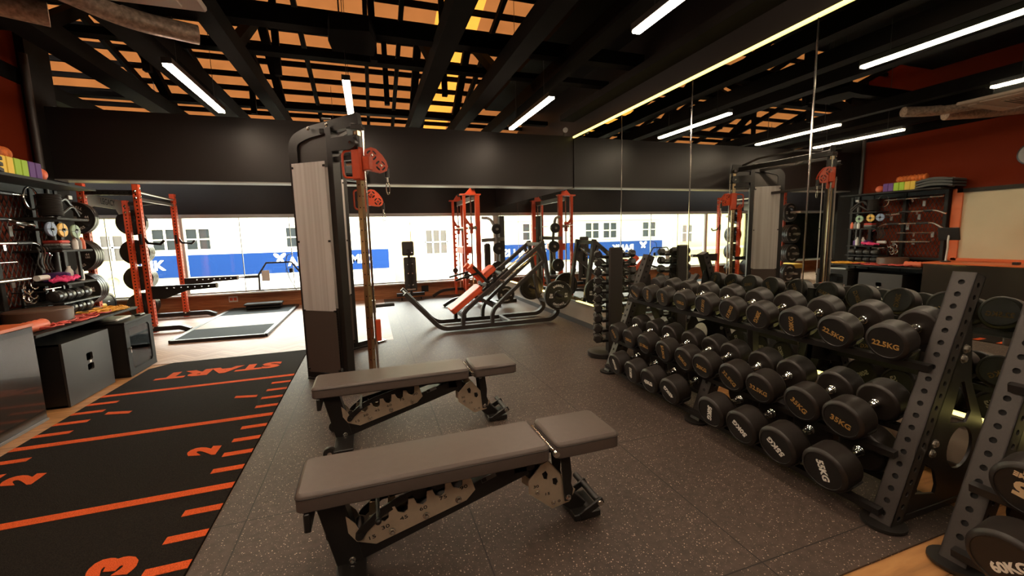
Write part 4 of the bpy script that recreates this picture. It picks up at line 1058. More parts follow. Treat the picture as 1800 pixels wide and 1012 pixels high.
# ================================================================== smith machine and lever machine by the window corner
t = thing('smith_machine', (1.9, 8.8, 0), 'tall red smith machine by the window corner', 'gym machine')
for y, x0, x1 in ((8.05, 1.78, 2.04), (9.50, 1.84, 2.06)):
    for x, w_ in ((x0, .05), (x1, .09)):
        sub(lambda b: b.bar((x, y, .05), (x, y, 2.16), w_, .07, REDP, up=(0, 1, 0)), 'upright', t)
    sub(lambda b: (b.box((x0-.08, y-.05, 2.155), (x1+.07, y+.05, 2.18), REDP, .004), plate(b, [[(x0+.02, 2.18), (x1-.02, 2.18), (x1-.06, 2.30), (x1-.12, 2.30)]], .03, REDP, frame((0, y, 0), (1, 0, 0), (0, 0, 1)))), 'top_plate', t)
    sub(lambda b: b.lathe([(.035, -.02), (.035, .02)], CHR, (x1-.09, y-.03, 2.29), (0, 1, 0), 16), 'top_pulley', t)
    sub(lambda b: b.cyl(((x0+x1)/2, y, .15), ((x0+x1)/2, y, 2.15), .014, CHR, 12), 'guide_rod', t)
    for i in range(13): sub(lambda b: b.box((x0+.01, y-.055, .4+.1*i), (x0+.05, y-.03, .44+.1*i), REDP), 'catch_peg', t)
    sub(lambda b: (b.bar(((x0+x1)/2, y, 1.42), ((x0+x1)/2, y, 1.62), .06, .06, REDP), b.bar((x0, y-.04, 1.72), ((x0+x1)/2+.02, y-.04, 1.50), .03, .04, REDP), b.box(((x0+x1)/2-.06, y-.05, 1.50), ((x0+x1)/2+.10, y+.05, 1.55), STEEL, .004)), 'bar_carriage', t)
    sub(lambda b: b.rtube(smoothpath([(1.30, y, .03), (1.50, y, .15), (1.80, y, .17), (2.04, y, .16), (2.12, y, .03)], .2), .06, .05, BLACK, up=(0, 1, 0)), 'foot', t)
    sub(lambda b: b.lathe([(.06, -.02), (.06, .02)], IRON, (x0-.01, y-.06, .60), (0, 1, 0), 16), 'safety_stop', t)
for x_, z_, m_ in ((1.96, 2.10, GREYP), (2.05, .12, BLACK)): sub(lambda b: b.bar((x_, 8.05, z_), (x_, 9.50, z_), .06, .09, m_), 'crossbeam', t)
sub(lambda b: b.cyl((1.91, 7.75, 1.55), (1.91, 9.70, 1.55), .014, CHR, 12), 'barbell', t)
sub(lambda b: b.box((1.78, 8.3, 1.02), (1.98, 8.9, 1.16), REDP, .01), 'bar_rest', t)
t = thing('lever_machine', (2.45, 8.0, 0), 'dark plate loaded lever machine beside the mirror in the corner', 'gym machine')
sub(lambda b: (b.bar((2.52, 8.05, .02), (2.52, 8.05, 1.75), .10, .12, GREYM), b.bar((2.20, 8.05, .04), (2.80, 8.05, .04), .10, .07, BLACK), b.bar((2.30, 7.6, .04), (2.30, 8.4, .04), .08, .06, BLACK)), 'frame', t)
sub(lambda b: b.tube(smoothpath([(2.10, 7.95, 1.72), (2.24, 7.85, 1.70), (2.32, 7.76, 1.49), (2.35, 7.76, 1.12), (2.30, 7.72, .70)], .1), .028, GREYP, 12), 'lever_arm', t)
sub(lambda b: b.bar((2.08, 7.92, 1.28), (2.55, 7.98, 1.30), .07, .07, GREYP), 'cross_arm', t)
sub(lambda b: (b.box((2.16, 8.0, .45), (2.28, 8.12, 1.22), BLACK, .03),), 'back_pad', t)
sub(lambda b: (b.box((2.20, 7.80, .45), (2.48, 7.98, .53), BLACK, .03),), 'seat_pad', t)
for x, z in ((2.32, 1.49), (2.35, 1.12), (2.30, .75)): sub(lambda b: b.cyl((x, 7.64, z), (x, 7.78, z), .022, STEEL, 12), 'plate_peg', t)

# utility bench stored upright
t = thing('folding_bench', (.80, 9.40, 0), 'black adjustable bench stored upright under the window', 'bench')
sub(lambda b: pad_mesh(b, 0, .24, -.0, .32, 0, .06, BLACK, .02) if False else b.box((.66, 9.30, .98), (.91, 9.35, 1.29), GREYM, .02), 'seat_pad', t)
sub(lambda b: b.box((.68, 9.30, .20), (.94, 9.35, .95), GREYM, .02), 'backrest_pad', t)
sub(lambda b: (b.bar((.81, 9.27, .10), (.79, 9.27, 1.12), .06, .05, BLACK), b.bar((.50, 9.36, .13), (1.10, 9.36, .13), .07, .07, BLACK), b.bar((.72, 9.25, .25), (.90, 9.25, .25), .03, .03, STEEL)), 'frame', t)
for x in (.60, 1.02): sub(lambda b: b.cyl((x-.015, 9.36, .035), (x+.015, 9.36, .035), .034, IRON, 14), 'wheel', t)
sub(lambda b: [bolt(b, (x, 9.243, z), (0, -1, 0), .012) for x in (.76, .85) for z in (.35, .6, .8, 1.05)], 'frame_bolt', t)

# ================================================================== half rack with plates, platform
t = thing('power_rack', (-3.5, 8.4, 0), 'red half rack with black spotter arms and plates by the window', 'power rack')
for x, y, h, r in ((-3.20, 7.72, 2.24, 0), (-3.28, 9.15, 2.24, 0), (-3.82, 7.68, 2.24, 0), (-3.95, 9.10, 2.12, 0)):
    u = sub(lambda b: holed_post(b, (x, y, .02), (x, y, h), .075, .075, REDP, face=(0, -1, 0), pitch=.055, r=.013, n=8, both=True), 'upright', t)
    for z_ in (h-.10, h-.20, .10): sub(lambda b: bolt(b, (x, y-.04, z_), (0, -1, 0), .016), 'upright_bolt', u)
    for z_ in (h-.06, h-.18, .12): sub(lambda b: bolt(b, (x+.04, y, z_), (1, 0, 0), .016), 'upright_bolt', u)
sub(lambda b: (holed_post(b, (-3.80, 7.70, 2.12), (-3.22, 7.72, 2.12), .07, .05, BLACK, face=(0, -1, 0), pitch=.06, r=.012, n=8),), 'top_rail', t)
sub(lambda b: b.rtube([(-3.90, 9.1, 2.06), (-3.30, 9.13, 2.12)], .05, .07, BLACK), 'top_rail', t)
def f(b):
    plate(b, [[(-.60, .16), (.60, .16), (.60, -.06), (.45, -.08), (.36, .0), (-.36, .0), (-.45, -.02), (-.60, -.02)]], .006, STEEL, frame((-3.88, 8.35, 1.95), (-.1, 1, 0), (0, 0, 1)))
np_ = sub(f, 'name_plate', t, 'silver name plate')
sub(lambda b: text(b, 'LEGACY', .13, DARKH, frame((-3.873+.03, 8.35, 2.03), (-.1, 1, 0), (0, 0, 1)), bold=.002), 'lettering', np_)
sub(lambda b: (b.cyl((-3.2, 7.74, 2.14), (-3.27, 9.13, 2.14), .018, STEEL, 12), b.bar((-3.2, 7.74, 2.03), (-3.27, 9.13, 2.05), .02, .05, STEEL)), 'pull_up_bar', t)
for x, y in ((-3.20, 7.72), (-3.28, 9.15)):
    sub(lambda b: (b.bar((x, y-.045, 1.52), (x, y-.045, 1.36), .05, .03, BLACK, up=(1, 0, 0)), b.rtube([(x+.02, y-.02, 1.46), (x+.07, y-.02, 1.38), (x+.22, y-.02, 1.36), (x+.27, y-.02, 1.42)], .035, .02, BLACK, up=(0, 1, 0))), 'bar_hook', t)
    def f(b):
        v, fc = fill2d([[(0, -.13), (0, .07), (.86, .07), (.86, .0), (.45, -.02), (.16, -.13)]]+[circ(.2+.09*i, .035, .012, 8) for i in range(7)], .03)
        b.add(v, fc, BLACK, M=frame((x+.03, y, .66), (1, 0, 0), (0, 0, 1)))
    sp = sub(f, 'spotter_arm', t)
    sub(lambda b: b.box((x+.87, y-.035, .655), (x+.885, y+.035, .74), WHT, .003), 'end_cap', sp)
    def g(b):
        b.rtube(smoothpath([(x-.75, y, .075), (x+.34, y, .075), (x+.46, y, .02)], .03), .07, .09, BLACK, up=(0, 1, 0))
    sub(g, 'base_foot', t)
for x, ya, yb in ((-3.84, 7.64, 7.25), (-3.95, 9.14, 9.55)):
    for z in (1.75, 1.23, .76, .28):
        sub(lambda b: b.cyl((x, ya, z), (x, yb, z), .024, STEEL, 12), 'plate_peg', t)
nn = {1.75: 'top', 1.23: 'second', .76: 'third', .28: 'lowest'}
for x, yy, sg, lbx in ((-3.84, 7.60, -1, 'near side'), (-3.95, 9.19, 1, 'window side')):
    for z, cnt in ((1.75, 2), (1.23, 4), (.76, 4), (.28, 3)):
        for k in range(cnt):
            w_ = .052; y = yy+sg*(k+.5)*w_
            olympic_plate((x, y, z), (0, -1, 0), .222, w_-.006, f'bumper plate {["closest to the post", "second from the post", "third from the post", "outermost"][k] if k < cnt-1 else "outermost"} on the {nn[z]} peg of the rack, {lbx}', words=(sg < 0 and k == cnt-1), group='bumper plates on the half rack', m=IRON)
t = thing('lifting_platform', (-2.05, 8.2, 0), 'low lifting platform with blue grey rubber ends on the pale floor', 'platform')
sub(lambda b: [b.bar(p, q, .06, .045, BLACK, bev=.004) for p, q in (((-2.66, 6.80, .026), (-1.50, 6.72, .026)), ((-1.50, 6.72, .026), (-1.50, 9.62, .026)), ((-1.50, 9.62, .026), (-2.68, 9.66, .026)), ((-2.68, 9.66, .026), (-2.66, 6.80, .026)))], 'frame', t)
for q_ in ([(-2.64, 6.82), (-1.53, 6.74), (-1.53, 7.55), (-2.64, 7.55)], [(-2.64, 8.75), (-1.53, 8.75), (-1.53, 9.6), (-2.66, 9.62)]):
    sub(lambda b: plate(b, [q_], .036, BLUEG, Matrix.Translation((0, 0, .024))), 'rubber_insert', t)
sub(lambda b: b.box((-2.64, 7.55, .005), (-1.53, 8.75, .042), HERR), 'wood_insert', t)
t = thing('step_platform', (-2.05, 9.35, .045), 'black aerobic step with grey top on the far end of the platform', 'step')
sub(lambda b: pad_mesh(b, -2.38, -1.72, 9.20, 9.50, .13, .165, GREYM, .05), 'top', t)
sub(lambda b: b.box((-2.36, 9.22, .047), (-1.74, 9.48, .13), BLACK, .03), 'body', t)
t = thing('trap_bar', (-2.0, 9.55, .35), 'hexagonal trap bar standing against the window', 'trap bar')
sub(lambda b: (b.tube([(-2.18, 9.69, .375), (-2.17, 9.69, .70), (-2.02, 9.69, .93), (-1.56, 9.69, .93), (-1.40, 9.69, .70), (-1.40, 9.69, .375)], .018, GREYM, 10), b.bar((-2.25, 9.69, .375), (-2.10, 9.69, .375), .05, .03, GREYP)), 'frame', t)
sub(lambda b: (b.cyl((-2.92, 9.69, .66), (-2.42, 9.69, .66), .018, CHR, 12), b.cyl((-2.42, 9.69, .66), (-2.18, 9.69, .66), .028, GREYM, 12)), 'sleeve', t)
sub(lambda b: b.box((-2.12, 9.69, .56), (-1.98, 9.70, .78), WHT), 'paper_tag', t)
one(lambda b: (b.tube(smoothpath([(-1.50, 9.68, 1.10), (-1.62, 9.66, 1.09), (-1.66, 9.65, .9), (-1.62, 9.64, .62), (-1.50, 9.64, .35)], .08), .007, BLACK, 8), b.tube([(-1.60+.07*math.cos(a*PI/8), 9.65, .76+.05*math.sin(a*PI/8)) for a in range(16)], .005, BLACK, 6, closed=True), b.box((-1.60, 9.63, .72), (-1.54, 9.67, .80), BLACK, .004)), 'hanging_cable', 'loose black cable hanging in front of the window', 'cable')
t = thing('plate_rack', (-4.75, 9.3, 0), 'low rack of upright black bumper plates in the far left corner', 'plate rack')
sub(lambda b: (b.bar((-5.1, 9.1, .05), (-4.2, 9.1, .05), .05, .05, BLACK), b.bar((-5.1, 9.4, .05), (-4.2, 9.4, .05), .05, .05, BLACK)), 'frame', t)
for k in range(5): olympic_plate((-4.95+.12*k, 9.25, .31), (1, 0, 0), .222, .07, ['leftmost', 'second', 'middle', 'fourth', 'rightmost'][k]+' bumper plate standing in the low corner rack', words=False, group='bumper plates standing in the corner rack')
one(lambda b: b.box((-5.2, 8.1, .30), (-4.15, 8.6, .42), YEL, .02), 'yellow_mat', 'yellow folded mat lying on a box at the far left', 'mat')
one(lambda b: b.box((-5.15, 8.12, .004), (-4.2, 8.58, .30), GREYM, .01), 'storage_box', 'dark box under the yellow mat at the far left', 'box')
for x, lb in ((-3.16, 'white wall socket below the window behind the red rack'),):
    one(lambda b: (b.box((-2.76, YW-.014, .16), (-2.60, YW-.001, .28), WHT, .004), [b.box((-2.74+.07*i, YW-.017, .19), (-2.69+.07*i, YW-.013, .25), REDP) for i in (0, 1)]), 'wall_socket', lb, 'socket')
one(lambda b: b.box((1.08, YW-.016, .12), (1.24, YW-.001, .26), BLACK, .004), 'wall_socket', 'black wall socket on the wood panel right of the upright bench', 'socket')

# ================================================================== accessory shelving on the left wall
t = thing('accessory_rack', (-2.9, 5.0, 0), 'black wall rack with wire mesh bays and shelves along the left wall', 'rack')
def f(b):
    for y in (4.22, 4.78, 5.28, 5.62): b.box((-3.07, y-.025, .0), (-3.00, y+.025, 1.93), MBB, .004)
    b.box((-3.07, 4.20, 1.86), (-3.01, 5.64, 1.93), MBB); b.box((-3.07, 4.20, .78), (-3.01, 5.64, .82), MBB)
sub(f, 'frame', t)
def f(b):
    for y0, y1 in ((4.245, 4.755), (4.805, 5.255), (5.305, 5.595)):
        s = .055; n = int((y1-y0)/s)+24
        for k in range(-24, n):
            for sg in (1, -1):
                a = V((-3.03, y0+k*s, .84)); h = 1.02; dy = h*.48*sg
                p = a.copy(); q = a+V((0, dy, h))
                if sg < 0: p = a+V((0, h*.48, 0)); q = a+V((0, 0, h)); 
                # clip to bay
                def cl(p, q):
                    d = q-p; t0, t1 = 0, 1
                    if abs(d.y) > 1e-6:
                        ta, tb = (y0-p.y)/d.y, (y1-p.y)/d.y
                        t0 = max(t0, min(ta, tb)); t1 = min(t1, max(ta, tb))
                    return (p+d*t0, p+d*t1) if t1 > t0+.01 else None
                c = cl(p, q)
                if c: b.tube(c, .0048, MESHM, 4)
m_ = sub(f, 'wire_mesh', t)
sub(lambda b: b.box((-3.095, 4.24, .84), (-3.085, 5.6, 1.87), mat('rust_red_panel', (.20, .032, .012), .85, spec=.1)), 'back_panel', t)
sub(lambda b: b.box((-3.08, 4.15, 1.93), (-2.68, 5.64, 1.955), MBB, .003), 'top_board', t)
for z, nm in ((1.63, 1), (1.33, 2), (1.02, 3)):
    sub(lambda b: b.box((-3.06, 5.02, z-.02), (-2.70, 5.48, z), MBB, .003), 'shelf', t)
sub(lambda b: [b.box((-2.72, 5.24, z0), (-2.70, 5.27, z0+.28), MBB) for z0 in (1.04,)], 'shelf_post', t)
sub(lambda b: (b.box((-3.06, 4.20, .655), (-2.50, 5.72, .68), MBB, .003)), 'counter_board', t)
sub(lambda b: (b.box((-3.06, 4.22, .0), (-3.01, 5.70, .655), MBB)), 'counter_back', t)
for yy, z in ((4.50, 1.72), (4.55, 1.50), (4.70, 1.33), (4.35, 1.20), (4.95, 1.50), (4.88, 1.05), (4.6, 1.08)):
    sub(lambda b: b.box((-3.0, yy-.02, z-.04), (-2.99, yy+.02, z+.05), GREYP, .002), 'tag_plate', t)
# bars hanging on the mesh
def lat(y0, y1, x, z, drop, lb, r=.015, grips=True, stem=True):
    t2 = thing('lat_bar', (x, (y0+y1)/2, z), lb, 'cable attachment', 'chrome bars on the wall rack')
    L = y1-y0
    pts = [(x, y0, z-drop), (x, y0+L*.16, z), (x, y1-L*.16, z), (x, y1, z-drop)] if drop else [(x, y0, z), (x, y1, z)]
    sub(lambda b: b.tube(smoothpath(pts, .05) if drop else pts, r, CHR, 12), 'bar', t2)
    if grips:
        for s in (0, 1):
            ya = y0+L*.22 if not s else y1-L*.38
            sub(lambda b: b.cyl((x, ya, z), (x, ya+L*.16, z), r*1.25, BLACK, 12), 'grip', t2)
    if stem: sub(lambda b: b.box((x-.005, (y0+y1)/2-.012, z-.06), (x+.005, (y0+y1)/2+.012, z), CHR), 'eyelet', t2)
    sub(lambda b: b.cyl((-3.03, (y0+y1)/2-.1, z-.02), (x+.02, (y0+y1)/2-.1, z-.02), .006, BLACK, 8), 'hook', t2)
lat(4.20, 5.00, -2.88, 1.82, 0, 'straight chrome bar on the highest hook of the mesh')
lat(4.15, 4.90, -2.88, 1.60, .06, 'cambered chrome bar second from the top of the mesh')
lat(4.12, 5.15, -2.86, 1.40, .12, 'long bent chrome bar third from the top of the mesh')
lat(4.30, 4.80, -2.90, 1.24, 0, 'thin short dark bar fourth from the top of the mesh', r=.008, grips=False)
lat(4.30, 4.84, -2.86, 1.09, 0, 'thick chrome bar fifth from the top of the mesh', r=.019, grips=False, stem=False)
one(lambda b: b.tube([(-2.86, 4.93, 1.08), (-2.86, 5.06, 1.08)], .026, WHT, 14), 'rope_sleeve', 'short fat white bar on the mesh beside the shelves', 'cable attachment')
lat(4.90, 5.10, -2.80, .98, 0, 'small chrome triangle bar under the white one', r=.010, grips=False)
def f(b):
    for (yy, zz, rr) in ((4.78, 1.0, .03), (4.83, .95, .028), (4.76, .92, .025), (4.86, 1.02, .02), (4.81, .90, .022)):
        b.tube([(-2.88+.004*i, yy+rr*math.cos(a*PI/7), zz+rr*1.4*math.sin(a*PI/7)) for i, a in enumerate(range(14))], .006, CHR, 8, closed=False)
one(f, 'carabiner_bunch', 'bunch of chrome carabiners hanging on the mesh', 'carabiners')
one(lambda b: b.tube([(-2.86, 5.02+.085*math.cos(a*PI/12), 1.80+.10*math.sin(a*PI/12)) for a in range(24)], .008, CHR, 8, closed=True), 'steel_ring_handle', 'large chrome ring handle hanging under the top board', 'cable attachment')
def f(b):
    for i in range(5): b.tube([(-2.84+.01*i, 4.96+.02*i+.02*math.sin(k), 1.36-.03*k) for k in range(8)], .006, [GREYM, BLACK, BRNP][i % 3], 6)
one(f, 'ankle_strap_bundle', 'bundle of straps hanging between mesh and shelves', 'straps')
# roll of black rope, straps
def f(b):
    for k in range(14): b.tube([(-2.80+.075*math.cos(a*PI/12), 5.14+.075*math.sin(a*PI/12), 1.645+.012+.014*k) for a in range(24)], .0085, MBB, 6, closed=True)
one(f, 'coiled_rope', 'coil of black rope on the top small shelf', 'rope')
one(lambda b: (b.tube(smoothpath([(-2.82, 5.20, 1.70), (-2.78, 5.30, 1.84), (-2.80, 5.42, 1.76), (-2.76, 5.48, 1.68)], .06), .018, BLACK, 8), b.tube(smoothpath([(-2.78, 5.22, 1.66), (-2.74, 5.33, 1.76), (-2.76, 5.45, 1.66)], .05), .013, BLACK, 8), b.box((-2.80, 5.36, 1.82), (-2.77, 5.42, 1.86), STEEL, .004)), 'suspension_strap', 'tangle of black straps with steel buckles on the top small shelf', 'straps')
def disc(y, z, m, lb):
    t2 = thing('small_plate', (-2.72, y, z), lb, 'weight plate', 'small coloured plates in the shelving')
    sub(lambda b: b.lathe([(.012, 0), (.062, 0), (.066, .006), (.066, .016), (.062, .022), (.012, .022)], m, (-2.74, y, z), (1, 0, 0), 28, cap=False), 'disc', t2)
    sub(lambda b: (b.box((-2.718, y-.064, z-.003), (-2.7155, y+.064, z+.003), BLACK), b.box((-2.718, y-.003, z-.064), (-2.7155, y+.003, z+.064), BLACK), b.lathe([(.02, 0), (.02, .004)], BLACK, (-2.718, y, z), (1, 0, 0), 16)), 'cross_slot', t2)
disc(4.97, 1.52, BLUG, 'blue grey small plate under the top small shelf'); disc(5.12, 1.515, YELG, 'yellow small plate under the top small shelf'); disc(5.30, 1.505, GRNG, 'pale green small plate under the top small shelf')
one(lambda b: [b.cyl((-2.98, y, 1.52), (-2.70, y, 1.52), .010, BLACK, 8) for y in (4.97, 5.12, 5.30)], 'plate_hooks', 'black pegs carrying the small coloured plates', 'hooks')
t2 = thing('push_up_handle', (-2.84, 4.80, 1.56), 'short chrome roller handle hanging left of the coloured plates', 'cable attachment')
sub(lambda b: (b.cyl((-2.84, 4.74, 1.575), (-2.84, 4.86, 1.565), .022, CHR, 14), b.cyl((-2.84, 4.88, 1.565), (-2.84, 4.96, 1.56), .020, CHR, 14)), 'bar', t2)
for i, m in enumerate((GREYM, GREYP, REDB)):
    one(lambda b: b.box((-2.88, 5.10, 1.332+.03*i), (-2.74, 5.24, 1.361+.03*i), m, .012), 'folded_towel', ['bottom dark grey', 'middle grey', 'top dark red'][i]+' folded cloth in the stack on the second shelf', 'cloth', 'folded cloths on the second shelf')
for i in range(3):
    def f(b):
        b.lathe([(.022, 0), (.024, .02), (.024, .08), (.012, .105), (.012, .12)], [WHT, GREYP, ORB][i], (-2.76, 5.33+.055*i, 1.331), n=16)
    one(f, 'small_bottle', ['white', 'grey', 'orange'][i]+' small bottle on the second shelf', 'bottle', 'small bottles on the second shelf')
for i in range(2):
    def f(b): b.lathe([(.026, 0), (.030, .02), (.030, .10), (.014, .13), (.014, .15)], WHT, (-2.80+.05*i, 5.26+.06*i, 1.021), n=16)
    one(f, 'spray_bottle', ['left', 'right'][i]+' white bottle standing on the lowest small shelf', 'bottle', 'white bottles on the lowest shelf')
def f(b):
    random.seed(3)
    for k in range(9):
        a0 = random.random()*6; cx, cy = -2.80+.04*random.random(), 5.06+.02*k; rr = .05+.02*random.random()
        b.tube([(cx+rr*math.cos(a*PI/6+a0), cy+rr*1.1*math.sin(a*PI/6+a0), 1.035+.008*k*(.4)+.02*math.sin(a*2.1+k)**2) for a in range(12)], .012, PNK, 6, closed=True)
one(f, 'pink_loop_bands', 'heap of bright pink fabric bands on the lowest small shelf', 'bands')
one(lambda b: b.box((-2.98, 5.20, 1.022), (-2.78, 5.42, 1.11), PUR, .01), 'purple_box', 'purple box behind the pink bands', 'box')
for j in range(2):
    for i in range(4):
        y = 4.98+.125*i; z = .90-.13*j+.0
        t2 = thing('sandbag_roll', (-2.82, y, z-.055), f'black weighted roll, {["first", "second", "third", "fourth"][i]} from the mesh in the {["upper", "lower"][j]} row', 'weighted roll', 'black rolls stacked under the shelves')
        sub(lambda b: b.lathe([(.03, 0), (.052, .008), (.055, .03), (.055, .085), (.052, .108), (.03, .116)], IRON, (-2.80, y, z), (0, 1, 0), 20), 'roll', t2)
        sub(lambda b: b.lathe([(.057, .045), (.057, .065)], GREYM, (-2.80, y, z), (0, 1, 0), 20), 'strap', t2)
one(lambda b: [b.box((-3.0, 4.94, z), (-2.70, 5.50, z+.012), BLACK) for z in (.700, .83)]+[b.box((-3.0, y, .70), (-2.98, y+.02, .99), BLACK) for y in (4.94, 5.48)], 'roll_holder', 'black two level holder of the weighted rolls', 'holder')
# things on the top board
for i, m in enumerate((YEL, YEL, GRN, GRN, PUR, PUR)):
    y = 4.50+.078*i
    one(lambda b: b.box((-2.95, y, 1.956), (-2.72, y+.074, 2.096), m, .006), 'yoga_block', ['yellow block next to the grey mat', 'second yellow block, next to the green ones', 'green block next to the yellow ones', 'green block next to the purple ones', 'purple block next to the green ones', 'purple block next to the orange ball'][i]+' on the top board', 'yoga block', 'yoga blocks on the top board')
one(lambda b: b.sphere((-2.80, 5.055, 2.015), .060, ORB), 'small_ball', 'small orange ball at the end of the row of yoga blocks', 'ball')
def f(b): b.lathe([(.02, 0)]+[(.052+.008*math.sin(k*1.6), .01+.013*k) for k in range(32)]+[(.02, .43)], ORF, (-2.87, 4.42, 2.150), (0, 1, 0), 20)
one(f, 'foam_roller', 'bumpy orange foam roller lying on the yoga blocks', 'foam roller')
def f(b):
    for k in range(3): b.tube(smoothpath([(-2.83, 4.48, 1.985+.035*k), (-2.85, 4.25, 2.015+.035*k), (-2.88, 4.02, 1.99+.01*k)], .1), .02, GREYM, 8, prof=None) if False else b.add(*sheet(4.02, 4.49, 1.957+.045*k, .04), GREYM, True)
def sheet(y0, y1, z, th):
    vs = []; n = 10
    for i in range(n+1):
        u = i/n; y = y0+(y1-y0)*u; zz = z+.03*math.sin(u*PI); w_ = .18
        for dx, dz in ((-w_, 0), (w_, 0), (w_, th), (-w_, th)): vs.append((-2.87+dx, y, zz+dz*(.5+.5*math.sin(u*PI*.8+.4))))
    fs = [(i*4+k, i*4+(k+1) % 4, i*4+4+(k+1) % 4, i*4+4+k) for i in range(n) for k in range(4)]+[(3, 2, 1, 0), (n*4, n*4+1, n*4+2, n*4+3)]
    return vs, fs
one(f, 'folded_mat', 'dark grey folded mats on the top board next to the yoga blocks', 'mat')
# things on the counter
def loops(m, y0, y1, n, seed, lb, nm):
    def f(b):
        random.seed(seed)
        for k in range(n):
            cy = y0+(y1-y0)*random.random(); cx = -2.66+.16*random.random()-.05; rx = .05+.04*random.random(); ry = .07+.05*random.random(); a0 = random.random()*6; z0 = .688+.006*(k % 4)
            b.tube([(cx+rx*math.cos(a*PI/8), cy+ry*math.sin(a*PI/8+a0*.1), z0+.010*math.sin(a*PI/4+a0)**2) for a in range(16)], .0065, m, 6, closed=True)
    one(f, nm, lb, 'resistance bands')
loops(REDB, 4.30, 5.18, 20, 5, 'tangle of red rubber bands on the black counter', 'red_resistance_bands')
loops(YBAND, 5.22, 5.60, 22, 6, 'tangle of mustard yellow rubber bands at the far end of the counter', 'yellow_resistance_bands')
one(lambda b: b.lathe([(.20, 0), (.215, .01), (.215, .13), (.20, .14)], BRNP, (-2.785, 4.76, .681), n=32), 'round_cushion', 'brown round cushion on the counter against the mesh', 'cushion')
def f(b): b.lathe([(.015, 0), (.044, .004)]+[(.048 if k % 2 else .039, .01+.03*k) for k in range(8)]+[(.044, .235), (.015, .24)], ORB, (-2.60, 4.24, .729), (0, 1, 0), 18)
one(f, 'ribbed_roller', 'orange ribbed foam roller on the counter next to the desk', 'foam roller')
# cabinets below
t = thing('server_cabinet', (-2.62, 5.52, 0), 'dark grey metal cabinet with a glass door at the end of the mat', 'cabinet')
def f(b):
    b.box((-3.0, 5.24, .012), (-2.44, 5.26, .56), MBB); b.box((-3.0, 5.78, .012), (-2.44, 5.80, .56), MBB); b.box((-3.0, 5.24, .55), (-2.42, 5.80, .575), MBB, .003); b.box((-3.0, 5.24, .0), (-2.42, 5.80, .02), MBB)
    b.box((-3.0, 5.26, .02), (-2.98, 5.78, .56), BLACK)
sub(f, 'body', t)
d = sub(lambda b: plate(b, [[(0, .02), (.56, .02), (.56, .55), (0, .55)], [(.07, .10), (.10, .07), (.46, .07), (.49, .10), (.49, .47), (.46, .50), (.10, .50), (.07, .47)]], .015, MBB, frame((-2.43, 5.24, 0), (0, 1, 0), (0, 0, 1))), 'door', t)
sub(lambda b: b.box((-2.435, 5.31, .07), (-2.430, 5.73, .50), GLASS), 'glass_pane', d)
sub(lambda b: (b.cyl((-2.425, 5.275, .30), (-2.405, 5.275, .30), .012, CHR, 12), b.box((-2.412, 5.268, .25), (-2.405, 5.282, .30), CHR)), 'lock', d)
sub(lambda b: (b.box((-2.92, 5.27, .26), (-2.5, 5.77, .27), GREYP), b.box((-2.9, 5.32, .272), (-2.55, 5.72, .31), BLACK, .004), b.box((-2.9, 5.30, .43), (-2.6, 5.74, .49), BLACK, .004)), 'shelf_unit', t)
one(lambda b: (b.box((-2.80, 5.34, .576), (-2.52, 5.62, .60), WHT, .008),), 'router', 'white flat router box on top of the glass door cabinet', 'router')
one(lambda b: b.box((-2.52, 5.66, .576), (-2.46, 5.78, .595), BLACK, .008), 'remote_control', 'black remote control on the glass door cabinet', 'remote control')
t = thing('plyometric_box', (-2.75, 4.77, 0), 'black box with two hand slots under the counter', 'box')
sub(lambda b: plate(b, [[(0, .005), (.66, .005), (.66, .55), (0, .55)], [(.29, .335), (.30, .325), (.37, .325), (.38, .335), (.38, .385), (.37, .395), (.30, .395), (.29, .385)], [(.29, .245), (.30, .235), (.37, .235), (.38, .245), (.38, .285), (.37, .295), (.30, .295), (.29, .285)]], .018, DGREY, frame((-2.50, 4.44, 0), (0, 1, 0), (0, 0, 1))), 'front_panel', t)
sub(lambda b: (b.box((-3.0, 4.44, .005), (-2.51, 4.455, .55), BLACK), b.box((-3.0, 5.085, .005), (-2.51, 5.10, .55), BLACK), b.box((-3.0, 4.44, .535), (-2.51, 5.10, .55), BLACK), b.box((-3.0, 4.44, .005), (-2.51, 5.10, .02), BLACK)), 'body', t)
sub(lambda b: b.box((-2.4905, 4.765, .303), (-2.489, 4.79, .322), WHL), 'label_sticker', t)
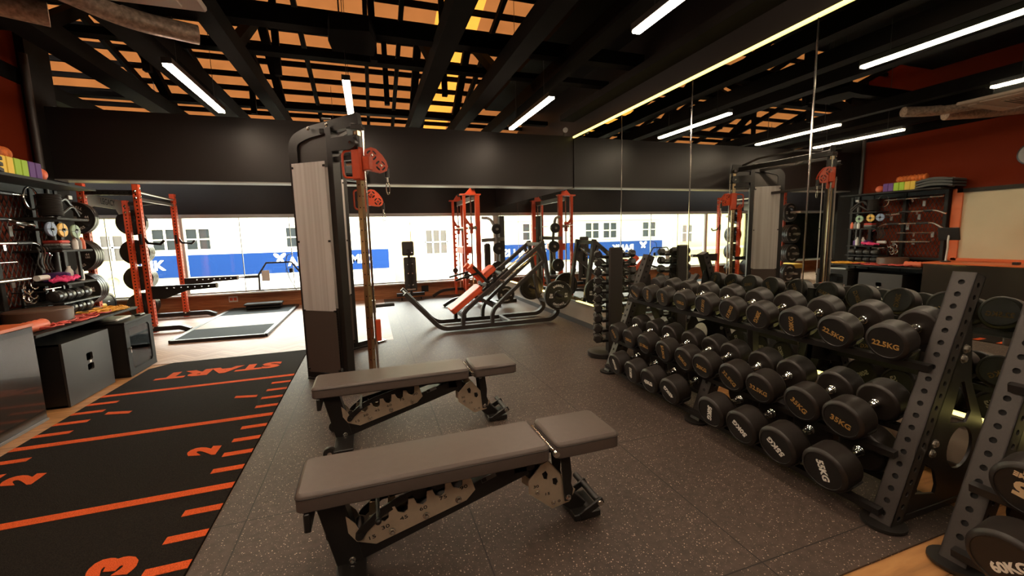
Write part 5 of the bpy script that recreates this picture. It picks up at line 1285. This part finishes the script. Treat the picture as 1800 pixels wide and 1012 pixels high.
# desk and board
t = thing('reception_desk', (-2.8, 2.5, 0), 'dark glossy desk with an orange top at the left edge of the picture', 'desk')
sub(lambda b: (b.box((-2.53, .6, .0), (-2.505, 4.19, .755), BRZ, .002), b.box((-3.08, 4.165, .0), (-2.51, 4.19, .755), BRZ, .002)), 'panel', t)
sub(lambda b: b.box((-3.09, .6, .756), (-2.50, 4.20, .782), ORL, .003), 'desk_top', t)
sub(lambda b: b.box((-2.52, .6, .0), (-2.495, 4.19, .018), GREYP), 'kick_plate', t)
t = thing('wall_board', (XL, 3.2, .8), 'large glossy beige board in an orange frame above the desk, seen in the mirror', 'board')
sub(lambda b: b.box((XL+.002, 1.2, .83), (XL+.02, 4.10, 1.86), FRGL), 'panel', t)
sub(lambda b: (b.box((XL+.001, 4.05, .79), (XL+.05, 4.17, 1.92), ORL), b.box((XL+.001, 1.0, 1.86), (XL+.05, 4.12, 1.92), BRZ), b.box((XL+.001, 1.0, .784), (XL+.05, 4.12, .83), ORL)), 'frame', t)
t = thing('tablet_stand', (-2.62, 3.90, .783), 'black tablet on a white curved arm standing on the desk', 'tablet')
sub(lambda b: b.box((-.015, -.13, -.10), (.0, .13, .10), BLACK, .006, M=Matrix.Translation((-2.60, 3.96, 1.22)) @ Matrix.Rotation(.25, 4, 'Y')), 'tablet', t)
sub(lambda b: b.tube(smoothpath([(-2.72, 4.02, .80), (-2.66, 3.98, 1.02), (-2.60, 3.96, 1.10), (-2.615, 3.96, 1.20)], .06), .012, WHT, 10), 'arm', t)
sub(lambda b: b.lathe([(.06, 0), (.06, .012), (.02, .02)], BLACK, (-2.72, 4.02, .7825), n=20), 'base', t)
one(lambda b: b.lathe([(.05, 0), (.05, .15), (.045, .155)], WHT, (-3.0, 4.19-.0, 1.956), n=20), 'white_canister', 'white paper roll standing on the top board near the board frame', 'roll')
for i in range(3):
    one(lambda b: b.box((-2.70, 3.42+.14*i-.5, .783), (-2.62, 3.48+.14*i-.5, .82), BLACK, .004), 'cable_clip_box', ['nearest', 'middle', 'farthest'][i]+' small black box on the desk edge, seen in the mirror', 'box', 'small black boxes on the desk')
t = thing('wall_clock', (XL+.002, 3.38, 2.33), 'round grey wall clock on the red wall, seen at the mirror edge', 'clock')
sub(lambda b: b.lathe([(.16, 0), (.16, .03), (.145, .035)], BLACK, (XL+.002, 3.36, 2.33), (1, 0, 0), 32), 'case', t)
sub(lambda b: b.lathe([(.14, 0), (.14, .002)], GREYP, (XL+.037, 3.36, 2.33), (1, 0, 0), 32), 'dial', t)
sub(lambda b: (b.box((XL+.040, 3.355, 2.33), (XL+.043, 3.365, 2.43), BLACK), b.box((XL+.040, 3.30, 2.325), (XL+.043, 3.36, 2.335), BLACK)), 'hand', t)
one(lambda b: b.cyl((-3.02, 5.50, .0), (-3.02, 5.50, 3.2), .03, DGREY, 14), 'vertical_pipe', 'dark vertical pipe in the corner at the end of the red wall', 'pipe')
